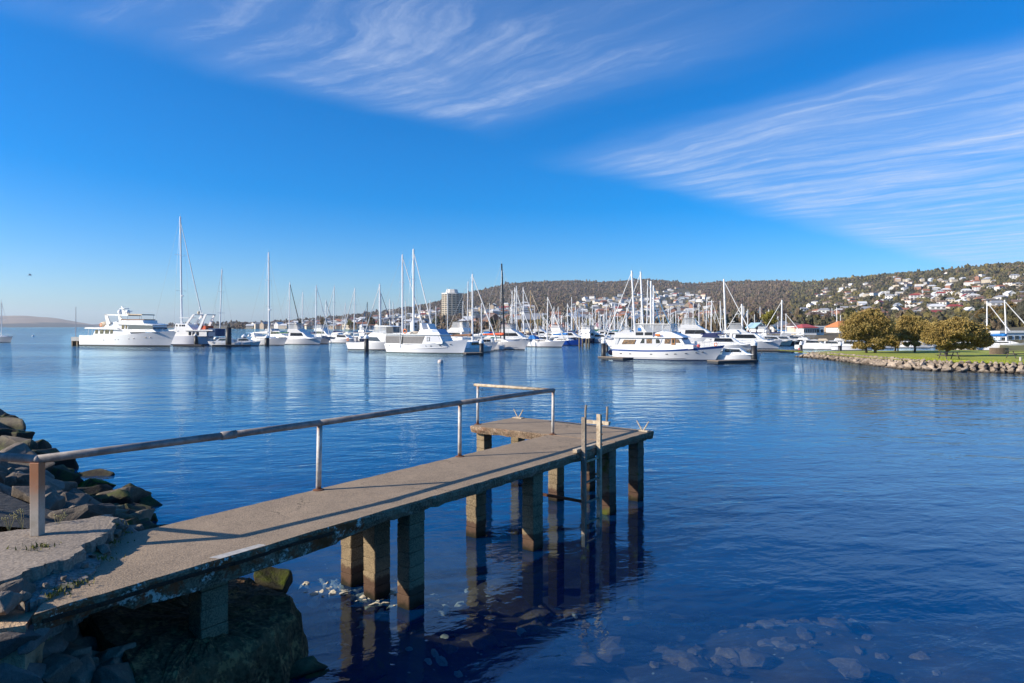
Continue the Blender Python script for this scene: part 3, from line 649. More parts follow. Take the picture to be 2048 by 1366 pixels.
# V shaped mooring cleats
for (s, t, lab) in ((8.16, -2.22, 'white V shaped mooring horn on the far left corner of the pier head'), (8.08, 1.42, 'white V shaped mooring horn on the right corner of the pier head')):
    p = pw(s, t); c = thing('mooring_cleat', lab, 'cleat', p, math.atan2(PU.y, PU.x) - 1.5708)
    MB().box((0, 0, 0.012), (0.30, 0.16, 0.024)).build('base_plate', M_CREAMT, c, bevel=0.004)
    for sg in (-1, 1): MB().tube((sg * 0.02, 0, 0.02), (sg * 0.155, 0, 0.235), 0.017, 0.014, 8).build('horn', M_CREAMT, c)

# ------------------------------------------------------------------ handrail
hr = thing('handrail', 'galvanised pipe handrail with rusty painted posts along the pier', 'handrail', (PO.x, PO.y, 0), math.atan2(PU.y, PU.x))
def loc(x, y, z):
    v = Vector((x, y)) - PO; return Vector((v.dot(PU), -v.dot(PN), z))
pA = loc(*gp(75, 1070, ZP), ZP)
top = ZD + 1.0
posts = [(0, 0.0), (3.21, 0.0), (6.42, 0.0), (6.62, 2.36)]
for i, (s, y) in enumerate(posts):
    p = MB().tube((s, y, ZD - 0.02), (s + (0.015 if i == 0 else 0), y - 0.01, top - 0.01), (0.040, .036, .034, .034)[i], (0.040, .036, .034, .034)[i], 12).build('post', M_POSTW, hr, smooth=True)
    MB().lathe([(0.085, 0), (0.085, 0.008), (0.033, 0.018), (0.03, 0.018)], (s, y, ZD + 0.001), 12).build('base_flange', mat('rusty_flange', (0.20, 0.08, 0.035), 0.9, 0.5, 20.0), p)
pp = MB().box((pA.x, pA.y, (ZP + top - 0.03) / 2), (0.098, 0.098, top - 0.03 - ZP), rz=-math.atan2(PU.y, PU.x), top=1.05).build('post', M_POST, hr, bevel=0.006)
left_end = loc(-14.0, 9.6, top + 0.05)
pts = [left_end, Vector((pA.x, pA.y, top)), Vector((-1.45, -0.02, top + 0.01)), Vector((0.015, -0.01, top + 0.0)), Vector((3.21, -0.01, top + 0.01)), Vector((6.42, -0.01, top))]
mb = MB()
for a, b_ in zip(pts, pts[1:]): mb.tube(a, b_, 0.047, 0.047, 14)
for p in pts[1:-1]: mb.blob(p, (.047,) * 3, 2)
rail = mb.build('top_rail', M_PIPE, hr, smooth=True)
c0 = pts[2]; d = (pts[3] - pts[1]).normalized()
MB().tube(c0 - d * 0.10, c0 + d * 0.10, 0.055, 0.055, 14).build('pipe_coupling', M_PIPE, rail, smooth=True)
MB().tube((6.42, -0.03, top), (6.63, 2.47, top - 0.02), 0.036, 0.036, 12).build('end_rail', M_CREAMT, hr, smooth=True)
MB().blob((6.42, -0.01, top), (.052, .052, .052), 2).build('corner_elbow', M_PIPE, hr, smooth=True)

# ------------------------------------------------------------------ ladders
lad = thing('ladder', 'old timber ladder with one grey and one cream stile on the pier side', 'ladder', pw(5.2, 1.70, 0), math.atan2(PU.y, PU.x))
sA = MB().box((-0.30, 0, 1.0), (0.065, 0.085, 2.5)).build('stile', M_TIMB, lad, bevel=0.008); sA['label'] = 'bare grey weathered ladder stile'
sB = MB().box((0.28, 0.0, 1.0), (0.036, 0.09, 2.5)).box((0.322, 0.0, 0.995), (0.036, 0.085, 2.49)).build('stile', M_CREAMT, lad, bevel=0.006); sB['label'] = 'cream painted double ladder stile'
for k, z in enumerate((1.38, 0.98, 0.58, 0.18, -0.2)):
    MB().box((0, 0.0, z), (0.57, 0.028, 0.035)).build('rung', M_CREAMT if k == 0 else M_TIMB, lad, bevel=0.004)
MB().box((0.0, 0.11, ZD + 0.045), (0.92, 0.10, 0.07)).build('deck_board', M_CREAMT, lad, bevel=0.006)
for z in (2.05, 1.85, 1.65): MB().tube((0.30, -0.061, z), (0.30, -0.072, z), 0.014, 0.014, 8).build('bolt', mat('rusty_flange', (0.2, 0.08, 0.035)), lad)
MB().box((-0.30, 0.55, 0.62), (0.05, 1.1, 0.05), ry=0.0).build('rusty_brace', mat('rusted_steel', (0.1, 0.035, 0.016)), lad)
lad2 = thing('ladder', 'cream timber ladder head with curved iron grips at the far edge of the pier', 'ladder', pw(8.40, 0.0, 0), math.atan2(PU.y, PU.x))
MB().box((-0.02, 0, ZD + 0.05), (0.10, 0.78, 0.09)).build('deck_board', M_CREAMT, lad2, bevel=0.006)
for sg in (-1, 1):
    MB().path([(0.0, sg * 0.30, ZD + 0.05), (0.01, sg * 0.31, ZD + 0.3), (0.03, sg * 0.30, ZD + 0.46)], 0.028, 8).build('grip', M_TIMB, lad2)
    MB().box((0.06, sg * 0.30, 0.3), (0.08, 0.08, 2.4)).build('stile', M_TIMB, lad2)
for z in (1.1, 0.7, 0.3): MB().box((0.06, 0, z), (0.04, 0.55, 0.05)).build('rung', M_TIMB, lad2)
# ------------------------------------------------------------------ grassy point with its rock revetment
wl = [gp(x, y, 0) for x, y in ((1597, 714), (1622, 716), (1650, 719), (1685, 723), (1720, 728), (1760, 733), (1800, 738), (1850, 741), (1900, 743), (1970, 745), (2048, 748), (2200, 752), (2420, 757))]
back = [(120, 75), (95, 100), (75, 101), (60, 100), (48, 99), (41, 95)]
outer = [Vector(p) for p in wl + back]
def offset_poly(ps, d):
    out = []; n = len(ps)
    for i in range(n):
        t = (ps[(i + 1) % n] - ps[i - 1]).normalized(); out.append(ps[i] + Vector((-t.y, t.x)) * d)
    return out
gz = lambda p: 0.50 + 0.25 * min(1, max(0, (90 - p.y) / 30)) + 0.05 * mnoise.noise(Vector((p.x * .2, p.y * .2, 0)))
lip = offset_poly(outer, 1.9); low = offset_poly(outer, -1.0); n = len(outer)
mb = MB().add([(p.x, p.y, -0.7) for p in low] + [(p.x, p.y, gz(p) - 0.06) for p in lip], [(i, (i + 1) % n, n + (i + 1) % n, n + i) for i in range(n)])
rev = tag(mb.build('rock_bank', M_SOIL), kind='structure')
bm = bmesh.new(); vv = [bm.verts.new((p.x, p.y, 0)) for p in lip]; bm.faces.new(vv); bmesh.ops.triangulate(bm, faces=bm.faces)
bmesh.ops.subdivide_edges(bm, edges=bm.edges, cuts=5, use_grid_fill=True)
for v in bm.verts: v.co.z = gz(v.co)
bmesh.ops.recalc_face_normals(bm, faces=bm.faces)
if sum(f.normal.z for f in bm.faces) < 0: bmesh.ops.reverse_faces(bm, faces=bm.faces)
me = bpy.data.meshes.new('lawn'); bm.to_mesh(me); bm.free()
m, T, b = new_mat('short_grass'); P = T.node('ShaderNodeNewGeometry').outputs['Position']
c = T.mix(T.smooth(T.noise(P, 0.22, 5, 0.6), 0.35, 0.65), (0.25, 0.27, 0.02, 1), (0.34, 0.37, 0.03, 1))
c = T.mix(T.smooth(T.noise(P, 1.5, 5, 0.6), 0.5, 0.75, 0, 0.6), c, (0.32, 0.26, 0.07, 1))
c = T.mix(T.smooth(T.noise(P, 14, 4, 0.7), 0.4, 0.7, 0, 0.35), c, (0.10, 0.13, 0.012, 1))
T.l.new(c, b.inputs['Base Color']); b.inputs['Roughness'].default_value = 0.95
me.materials.append(m); tag(link('lawn', me), kind='structure')
# short grass blades as real geometry along the near lawn
r = random.Random(12); gb = MB(); M_BLADE = mat('grass_blades', (0.33, 0.36, 0.03), 0.9, 0.4, 0.6)
for i in range(26000):
    f = r.random() ** 0.8; k = f * 11; j = int(k); p = Vector(lip[j]).lerp(Vector(lip[j + 1]), k - j); q = p + Vector((r.gauss(0, .3), r.uniform(0.0, 1.0) ** 1.5 * 14)); z = gz(q); a = r.uniform(0, 3.14); w = 0.02; h = r.uniform(.03, .08)
    gb.add([(q.x - w * math.cos(a), q.y - w * math.sin(a), z), (q.x + w * math.cos(a), q.y + w * math.sin(a), z), (q.x + r.uniform(-.03, .03), q.y + r.uniform(-.03, .03), z + h)], [(0, 1, 2)])
me = bpy.data.meshes.new('grass'); me.from_pydata(gb.v, [], gb.f); me.materials.append(M_BLADE)
tag(link('grass', me), 'short green grass on the point behind the rocks', 'grass', kind='stuff')
r = random.Random(14); cnt = 0; rest = MB()
for row in range(6):
    f = 0.0
    while f < 11.0:
        j = int(f); a, b_ = outer[j], outer[j + 1]; p = a.lerp(b_, f - j); inn = (lip[j].lerp(lip[j + 1], f - j) - p); k = (row + 0.25 + r.uniform(-.25, .25)) / 5.6
        q = p + inn * (k * 1.05 - 0.12); z = -0.18 + (gz(p) + 0.18) * k; s = r.uniform(0.26, 0.5) * (1.0 if row < 4 else 0.75)
        if cnt < 300: put_rock(r.choice(ROCKSB), rev, (q.x, q.y, z + 0.08), s, r, tilt=0.9)
        else:
            src = r.choice(ROCKSB); M_ = Matrix.Translation((q.x, q.y, z + 0.08)) @ Matrix.Rotation(r.uniform(0, 6), 4, 'Z') @ Matrix.Rotation(r.uniform(-.8, .8), 4, 'X') @ Matrix.Scale(s, 4)
            rest.add([M_ @ v.co for v in src.vertices], [tuple(p_.vertices) for p_ in src.polygons])
        cnt += 1; f += (s * 1.75) / max((b_ - a).length, 0.1)
if rest.v: tag(rest.build('loose_rock', M_ROCKB, rev), kind='stuff')

# ------------------------------------------------------------------ trees on the point: fine drooping olive foliage
def leaf_mat(name, cols, trans=0.25):
    m, T, b = new_mat(name); at_ = T.node('ShaderNodeVertexColor'); at_.layer_name = 'tint'
    T.l.new(at_.outputs[0], b.inputs['Base Color']); b.inputs['Roughness'].default_value = 0.85; b.inputs['Specular IOR Level'].default_value = 0.2
    return m
M_LEAF = leaf_mat('olive_foliage', None); M_BARK = mat('grey_brown_bark', (0.16, 0.115, 0.08), 0.95, 0.4, 3.0, bump=0.8, bscale=10)
def set_tint(me, cols):
    ca = me.color_attributes.new('tint', 'FLOAT_COLOR', 'POINT'); flat = np.ones((len(cols), 4), dtype=np.float32); flat[:, :3] = cols; ca.data.foreach_set('color', flat.ravel())
def tree_crown(rs, lobes, nleaf, size, pal, droop=0.5):
    """leaf slivers spread through clumps that sit inside the given lobes"""
    g = np.random.default_rng(rs); V = []; Fc = []; C = []
    clumps = []
    for (cx, cy, cz, rx, ry, rz, nc) in lobes:
        for i in range(int(nc * 2.2)):
            d = g.normal(size=3); d /= np.linalg.norm(d); d[2] = d[2] if d[2] > -0.45 else -0.45 * g.random(); rad = g.uniform(0.45, 1.0)
            clumps.append((np.array([cx + d[0] * rx * rad, cy + d[1] * ry * rad, cz + d[2] * rz * rad]), g.uniform(0.34, 0.62) * min(rx, rz) * 0.9, g.random()))
    n = nleaf; ci = g.integers(0, len(clumps), n)
    cen = np.array([clumps[i][0] for i in ci]); rad = np.array([clumps[i][1] for i in ci]); tone = np.array([clumps[i][2] for i in ci])
    d = g.normal(size=(n, 3)); d /= np.linalg.norm(d, axis=1)[:, None]; rr = g.random(n) ** 0.6 * np.where(g.random(n) < 0.16, 1.55, 1.05)
    p = cen + d * (rad * rr)[:, None] * np.array([1.15, 1.15, 0.72])
    a = g.normal(size=(n, 3)); a[:, 2] = -np.abs(a[:, 2]) * (0.4 + droop) - 0.2; a /= np.linalg.norm(a, axis=1)[:, None]
    w = np.cross(a, g.normal(size=(n, 3))); w /= np.linalg.norm(w, axis=1)[:, None]; L = size * g.uniform(0.7, 1.5, n)[:, None]; Wd = size * 0.30 * g.uniform(0.7, 1.3, n)[:, None]
    verts = np.stack([p - w * Wd, p + w * Wd, p + a * L + w * Wd * 0.5, p + a * L - w * Wd * 0.5], axis=1).reshape(-1, 3)
    faces = np.arange(n * 4).reshape(n, 4)
    pal = np.array(pal); k = np.clip(tone * 0.75 + 0.25 * g.random(n), 0, 0.999) * (len(pal) - 1); i0 = k.astype(int); fr_ = (k - i0)[:, None]
    col = pal[i0] * (1 - fr_) + pal[np.minimum(i0 + 1, len(pal) - 1)] * fr_; col = np.repeat(col, 4, axis=0)
    me = bpy.data.meshes.new('crown'); me.from_pydata(verts.tolist(), [], faces.tolist()); set_tint(me, col); me.materials.append(M_LEAF); return me
PAL_OLIVE = [(0.17, 0.118, 0.032), (0.26, 0.178, 0.05), (0.33, 0.235, 0.075), (0.27, 0.21, 0.072)]
def limb_set(mb, base, tips, r0, rnd):
    fork = Vector(base) + Vector((rnd.uniform(-.1, .1), 0, 0.75)); mb.tube(base, fork, r0, r0 * 0.8, 9)
    for t in tips:
        mid = fork.lerp(Vector(t), 0.5) + Vector((rnd.uniform(-.2, .2), rnd.uniform(-.2, .2), 0.25)); mb.tube(fork, mid, r0 * 0.6, r0 * 0.4, 7); mb.tube(mid, t, r0 * 0.4, r0 * 0.12, 6)
def park_tree(px_, py_, d, lobes_px, nleaf, label, seed, stems):
    k = d / FPX; z0 = 0.55; X = (px_ - 1024) * k
    ro = thing('broadleaf_tree', label, 'tree', (X, d, z0), 0, 'trees on the grassy point'); rnd = random.Random(seed)
    yb = HZ + (EYE - z0) / k
    lobes = [((cx - px_) * k, dy, (yb - cy) * k, rx * k, max(rx, rz) * k * 0.8, rz * k, nc) for (cx, cy, rx, rz, dy, nc) in lobes_px]
    link('crown', tree_crown(seed, lobes, int(nleaf * 1.7), 0.17, PAL_OLIVE), ro)
    for i, (ox, rad) in enumerate(stems):
        mb = MB(); tips = [((l[0] * .8, l[1] * .5, l[2])) for l in lobes[i::len(stems)]] + [(lobes[0][0] * 0.4, 0, lobes[0][2])]
        limb_set(mb, (ox * k, 0, -0.15), tips, rad, rnd); mb.build('trunk', M_BARK, ro, smooth=True)
    return ro
park_tree(1738, 705, 88, [(1735, 650, 42, 26, 0, 34), (1705, 668, 22, 20, .3, 14), (1760, 672, 26, 24, -.4, 20), (1738, 632, 26, 14, 0, 14), (1722, 690, 14, 12, 0, 6), (1755, 694, 14, 10, 0, 6)], 34000, 'tallest olive brown tree with twin trunks at the left of the point', 51, ((-5, .16), (12, .20)))
park_tree(1829, 702, 91, [(1828, 652, 32, 20, 0, 26), (1812, 668, 20, 18, 0, 12), (1846, 668, 20, 20, 0, 14), (1826, 686, 14, 10, .2, 6)], 22000, 'middle olive tree with rounded crown between the two larger trees', 52, ((0, .17),))
park_tree(1893, 711, 77, [(1905, 664, 46, 24, 0, 40), (1872, 676, 26, 20, -.2, 18), (1945, 672, 34, 22, .2, 28), (1968, 686, 20, 13, .3, 12), (1915, 648, 32, 12, 0, 14), (1890, 694, 18, 10, 0, 8), (1925, 692, 24, 8, 0, 10)], 44000, 'broad spreading olive brown tree above the picnic table on the point', 53, ((0, .16),))
park_tree(1790, 703, 94, [(1790, 668, 20, 20, 0, 16), (1778, 684, 16, 14, 0, 9)], 12000, 'narrow dark tree in shade between the tall tree and the middle tree', 54, ((0, .14), (6, .1)))
# picnic tables, bollard, timber screen
M_DKT = mat('dark_stained_timber', (0.075, 0.06, 0.055), 0.8, 0.3, 5.0)
def picnic(px_, py_, z, wpx, label):
    X, Y = gp(px_, py_, z); k = Y / FPX; w = wpx * k; o = thing('picnic_table', label, 'picnic table', (X, Y, z), 0.06)
    for i in range(4): MB().box((0, -0.27 + i * 0.18, 0.73), (w, 0.165, 0.045)).build('table_plank', M_DKT, o)
    for sg in (-1, 1):
        for i in range(2): MB().box((0, sg * 0.68 + (i - .5) * 0.15, 0.44), (w, 0.135, 0.04)).build('bench_plank', M_DKT, o)
        MB().box((sg * w * 0.36, 0, 0.40), (0.09, 1.5, 0.08)).build('bench_bearer', M_DKT, o)
        for t in (-1, 1): MB().tube((sg * w * 0.36, t * 0.62, 0.0), (sg * w * 0.36, t * 0.26, 0.71), 0.05, 0.05, 6).build('leg', M_DKT, o)
picnic(1898, 719, 0.66, 36, 'dark timber picnic table with benches under the broad olive tree')
picnic(2040, 716, 0.7, 52, 'dark timber picnic table standing behind the pale bollard')
X, Y = gp(2041, 723, 0.7); o = thing('bollard', 'short pale concrete bollard beside the picnic table at the lawn edge', 'bollard', (X, Y, 0.68))
MB().lathe([(0.10, -0.2), (0.10, 0.40), (0.085, 0.44), (0.0, 0.45)], n=12).build('post', mat('pale_concrete', (0.45, 0.43, 0.38), 0.9, 0.2), o, smooth=True)
X, Y = gp(1993, 708, 0.6); o = thing('timber_screen', 'low curved brown timber slat screen at the back of the lawn', 'screen', (X, Y, 0.55))
for i in range(22):
    a = -0.9 + 1.8 * i / 21; MB().box((math.sin(a) * 1.45, -math.cos(a) * 0.7, 0.42), (0.115, 0.05, 0.84 + 0.02 * math.sin(i * 3)), rz=a * 0.5).build('slat', mat('brown_slat', (0.24, 0.17, 0.115), 0.85, 0.3, 4.0), o)
# ------------------------------------------------------------------ far land: heights follow ridge line against the sky
RIDGE = [(250, 652), (330, 651), (420, 650), (480, 649), (560, 645), (640, 638), (700, 633), (760, 625), (830, 614), (880, 604), (940, 586), (980, 577), (1010, 570), (1060, 565), (1150, 562), (1200, 565), (1240, 563), (1290, 560), (1330, 562), (1390, 569),
         (1440, 565), (1500, 564), (1560, 563), (1600, 566), (1640, 565), (1700, 558), (1760, 553), (1820, 548), (1900, 543), (1960, 536), (2048, 531), (2200, 520), (2500, 515)]
SHORE = [(250, 1900), (480, 1250), (700, 950), (880, 700), (960, 430), (1080, 390), (1390, 350), (1430, 232), (1590, 182), (1720, 178), (1800, 190), (1960, 180), (2000, 113), (2500, 105)]
RDIST = [(250, 2400), (480, 2100), (700, 2200), (900, 2600), (1150, 3000), (1400, 2800), (1560, 2500), (1700, 1750), (2048, 1300), (2500, 1200)]
def rough(x, D): return mnoise.noise(Vector((x * 0.012, D * 0.004, 2))) + 0.5 * mnoise.noise(Vector((x * 0.03, D * 0.009, 5)))
def land_z(x, D):
    a, b_ = interp(x, SHORE), interp(x, RDIST); t = (D - a) / (b_ - a)
    if t < 0: return 1.6 + t * 400
    Pm = HZ - interp(x, RIDGE)
    if t <= 1: return 1.6 + Pm * t / FPX * D + 3.0 * rough(x, D) * min(1, t * 4) * (1 - t) * (D / 900)
    return 1.6 + Pm / FPX * b_ * (1 - 1.2 * (t - 1)) 
def land_at(x, y):
    """distance on the hillside seen at photograph point x, y"""
    a, b_ = interp(x, SHORE), interp(x, RDIST); Pm = HZ - interp(x, RIDGE); D = (a + b_) / 2
    for _ in range(6): D = a + (b_ - a) * min(1.0, max(0.0, (HZ - y + 3226 / D) / Pm))
    return D
def land_pt(x, D): return Vector(((x - 1024) / FPX * D, D, land_z(x, D)))
cols = list(range(250, 2520, 14)); NR = 46; vs = []
for x in cols:
    a, b_ = interp(x, SHORE), interp(x, RDIST)
    for j in range(NR + 7):
        t = -0.01 if j == 0 else (j - 1) / NR if j <= NR else 1 + 0.06 * (j - NR)
        vs.append(land_pt(x, a + (b_ - a) * t))
K = NR + 7
me = bpy.data.meshes.new('hillside'); me.from_pydata(vs, [], [(i * K + j, (i + 1) * K + j, (i + 1) * K + j + 1, i * K + j + 1) for i in range(len(cols) - 1) for j in range(K - 1)])
m, T, b = new_mat('hillside_ground'); P = T.node('ShaderNodeNewGeometry').outputs['Position']
c = T.mix(T.smooth(T.noise(P, 0.012, 6, 0.6), 0.35, 0.65), (0.085, 0.068, 0.04, 1), (0.12, 0.095, 0.055, 1))
c = T.mix(T.smooth(T.noise(P, 0.05, 5, 0.7), 0.5, 0.7, 0, 0.7), c, (0.14, 0.15, 0.05, 1))
T.l.new(c, b.inputs['Base Color']); b.inputs['Roughness'].default_value = 1.0; me.materials.append(m)
for p in me.polygons: p.use_smooth = True
hill = tag(link('hillside', me), kind='structure')
# far golden hill across the water on the left
FARR = [(-500, 632), (-200, 628), (0, 631), (30, 630.5), (60, 632), (90, 634), (120, 637), (150, 643), (170, 646), (190, 649), (205, 652), (215, 653.6)]
vs = []; cols = list(range(-500, 216, 8)); D0, D1 = 4200, 5600
for x in cols:
    for j in range(12):
        t = j / 8; D = D0 + (D1 - D0) * t; Pm = max(0, 653.6 - interp(x, FARR)); hgt = Pm * (min(1, t) ** 0.8 if t <= 1 else 1 - (t - 1) * 0.9) / FPX * D
        vs.append(((x - 1024) / FPX * D, D, -1.0 + hgt * (1 + 0.06 * mnoise.noise(Vector((x * .03, j * .6, 1))))+ (1.0 if j else -3)))
me = bpy.data.meshes.new('far_hill'); me.from_pydata(vs, [], [(i * 12 + j, (i + 1) * 12 + j, (i + 1) * 12 + j + 1, i * 12 + j + 1) for i in range(len(cols) - 1) for j in range(11)])
m, T, b = new_mat('far_dry_grass'); P = T.node('ShaderNodeNewGeometry').outputs['Position']; X_, Y_, Z_ = T.sep(P)
wood = T.smooth(T.math('ADD', T.noise(P, 0.0016, 4, 0.6), T.math('ADD', T.math('MULTIPLY', T.math('ADD', X_, 3450.0), 0.00042), T.math('MULTIPLY', Z_, -0.0015))), 0.46, 0.52)
c = T.mix(T.smooth(T.noise(P, 0.004, 5, 0.6), 0.4, 0.65), (0.23, 0.17, 0.115, 1), (0.31, 0.235, 0.165, 1))
c = T.mix(wood, c, (0.05, 0.06, 0.055, 1)); T.l.new(c, b.inputs['Base Color']); b.inputs['Roughness'].default_value = 1.0; me.materials.append(m)
for p in me.polygons: p.use_smooth = True
tag(link('far_hill', me), kind='structure')
vs = []; cols = list(range(150, 520, 10))
for x in cols:
    Pm = 2.0 + 3.5 * math.exp(-((x - 195) / 28) ** 2) + 1.0 * mnoise.noise(Vector((x * .05, 0, 0)))
    for j, (D, k) in enumerate(((7000, -0.5), (7600, .8), (8000, 1.0), (8600, .3))): vs.append(((x - 1024) / FPX * D, D, Pm * k / FPX * D))
me = bpy.data.meshes.new('distant_hill'); me.from_pydata(vs, [], [(i * 4 + j, (i + 1) * 4 + j, (i + 1) * 4 + j + 1, i * 4 + j + 1) for i in range(len(cols) - 1) for j in range(3)])
me.materials.append(mat('distant_wood', (0.07, 0.075, 0.07), 1.0, 0.3, 0.002)); tag(link('distant_hill', me), kind='structure')

# ------------------------------------------------------------------ houses on the hillside
WALLC = {'white': (0.72, 0.70, 0.66), 'cream': (0.60, 0.52, 0.40), 'brick': (0.30, 0.15, 0.10), 'grey': (0.42, 0.42, 0.42), 'tan': (0.42, 0.33, 0.24), 'pale blue': (0.50, 0.56, 0.62)}
ROOFC = {'grey': (0.30, 0.31, 0.33), 'terracotta': (0.36, 0.15, 0.08), 'brown': (0.19, 0.13, 0.10), 'white': (0.68, 0.68, 0.67), 'dark': (0.085, 0.085, 0.095), 'red': (0.34, 0.06, 0.05)}
WALLM = {k: mat('wall_' + k.replace(' ', '_'), v, 0.85, 0.12, 0.4) for k, v in WALLC.items()}
ROOFM = {k: mat('roof_' + k, v, 0.6, 0.2, 0.3) for k, v in ROOFC.items()}
M_HWIN = mat('house_window', (0.03, 0.035, 0.045), 0.1, spec=0.8)
def house_mesh(kind):
    """returns (wall, roof, windows) data at unit material; sizes in metres"""
    w, d, h, rh, hip, two = {'cottage': (11, 8, 3.4, 2.2, 0.0, 0), 'hip': (14, 9, 3.6, 2.4, 0.3, 0), 'two': (13, 9, 6.2, 2.2, 0.22, 1), 'long': (19, 8, 3.4, 1.5, 0.08, 0), 'flat': (15, 9, 5.8, 0.35, 0.02, 1), 'gable': (8.5, 12, 5.6, 3.2, 0.0, 1)}[kind]
    wl_ = MB().box((0, 0, h / 2 - 2), (w, d, h + 4))
    if kind in ('cottage', 'gable'):      # gable ends face along x (cottage) or y (gable)
        if kind == 'cottage': wl_.prism([(0, 0)], 0) if False else wl_.add([(-w / 2, -d / 2, h), (-w / 2, d / 2, h), (-w / 2, 0, h + rh), (w / 2, -d / 2, h), (w / 2, d / 2, h), (w / 2, 0, h + rh)], [(0, 1, 2), (3, 5, 4)])
        else: wl_.add([(-w / 2, -d / 2, h), (w / 2, -d / 2, h), (0, -d / 2, h + rh), (-w / 2, d / 2, h), (w / 2, d / 2, h), (0, d / 2, h + rh)], [(0, 1, 2), (3, 5, 4)])
    e = 0.5; ro = MB()
    if kind == 'gable':
        ro.add([(-w / 2 - e, -d / 2 - e, h - .2), (0, -d / 2 - e, h + rh), (0, d / 2 + e, h + rh), (-w / 2 - e, d / 2 + e, h - .2), (w / 2 + e, -d / 2 - e, h - .2), (w / 2 + e, d / 2 + e, h - .2),
                (-w / 2 - e, -d / 2 - e, h - .4), (0, -d / 2 - e, h + rh - .25), (0, d / 2 + e, h + rh - .25), (-w / 2 - e, d / 2 + e, h - .4), (w / 2 + e, -d / 2 - e, h - .4), (w / 2 + e, d / 2 + e, h - .4)],
               [(0, 1, 2, 3), (1, 4, 5, 2), (6, 9, 8, 7), (7, 8, 11, 10), (0, 6, 7, 1), (1, 7, 10, 4), (3, 2, 8, 9), (2, 5, 11, 8), (0, 3, 9, 6), (4, 10, 11, 5)])
    else:
        hx = w * hip
        ro.add([(-w / 2 - e, -d / 2 - e, h), (w / 2 + e, -d / 2 - e, h), (w / 2 + e, d / 2 + e, h), (-w / 2 - e, d / 2 + e, h), (-w / 2 - e + hx, 0, h + rh), (w / 2 + e - hx, 0, h + rh),
                (-w / 2 - e, -d / 2 - e, h - .2), (w / 2 + e, -d / 2 - e, h - .2), (w / 2 + e, d / 2 + e, h - .2), (-w / 2 - e, d / 2 + e, h - .2)],
               [(0, 1, 5, 4), (2, 3, 4, 5), (1, 2, 5), (3, 0, 4), (0, 6, 7, 1), (1, 7, 8, 2), (2, 8, 9, 3), (3, 9, 6, 0), (9, 8, 7, 6)])
    wins = []
    for fl in range(1 + two):
        z = 1.8 + 2.8 * fl; nw = 3 if w > 10 else 2
        for i in range(nw): wins.append(((i - (nw - 1) / 2) * w / nw, -d / 2 - 0.02, z, w / nw * 0.55, 1.3))
    return wl_, ro, wins
HMESH = {}
for kd in ('cottage', 'hip', 'two', 'long', 'flat', 'gable'):
    wl_, ro, wins = house_mesh(kd); HMESH[kd] = ({k: wl_.mesh('wall', mm) for k, mm in WALLM.items()}, {k: ro.mesh('roof', mm) for k, mm in ROOFM.items()}, [(w, MB().box((0, 0, 0), (w[3], 0.12, w[4])).mesh('window', M_HWIN)) for w in wins], wl_, ro)
KDESC = {'cottage': 'gabled cottage', 'hip': 'hipped roof bungalow', 'two': 'two storey house', 'long': 'long low house', 'flat': 'flat roofed house', 'gable': 'tall gable fronted house'}
# areas of housing in the photograph: left, right, top line, bottom, how many
AREAS = [('on the low ridge', 495, 700, [(495, 652), (600, 646), (700, 641)], 662, 85), ('beside the hotel tower', 700, 882, [(700, 641), (800, 630), (882, 618)], 660, 130),
         ('below the wooded hill', 926, 1070, [(926, 618), (1000, 612), (1040, 606), (1070, 618)], 660, 80), ('in the wooded gully', 1070, 1135, [(1070, 640), (1135, 630)], 660, 10),
         ('on the open slope', 1135, 1425, [(1135, 612), (1160, 600), (1290, 588), (1350, 577), (1400, 582), (1425, 600)], 655, 270), ('below the bushland hill', 1425, 1600, [(1425, 622), (1520, 632), (1600, 615)], 652, 16),
         ('on the leafy slope', 1600, 2060, [(1600, 618), (1650, 572), (1800, 556), (1900, 552), (2060, 548)], 668, 165), ('on the leafy slope', 1800, 2060, [(1800, 640), (2060, 630)], 672, 22)]
r = random.Random(77); plan = []
for area, x0, x1, topl, ybot, cntt in AREAS:
    got = 0; tries = 0
    while got < cntt and tries < 6000:
        tries += 1; x = r.uniform(x0, x1); yt = interp(x, topl); y = yt + (ybot - yt) * r.random() ** 0.9
        y = round(y / 6.0) * 6.0 + 1.5 * math.sin(x * .02) + r.uniform(-1.2, 1.2) if x > 1600 else y
        D = land_at(x, y); p = land_pt(x, D)
        if x > 1425 and D < 480: continue
        if any((p - q[1]).length < 17 for q in plan): continue
        plan.append((area, p, x, D)); got += 1
plan.sort(key=lambda q: q[3]); HOUSE_XY = np.array([(q[1].x, q[1].y) for q in plan]); farh = {}
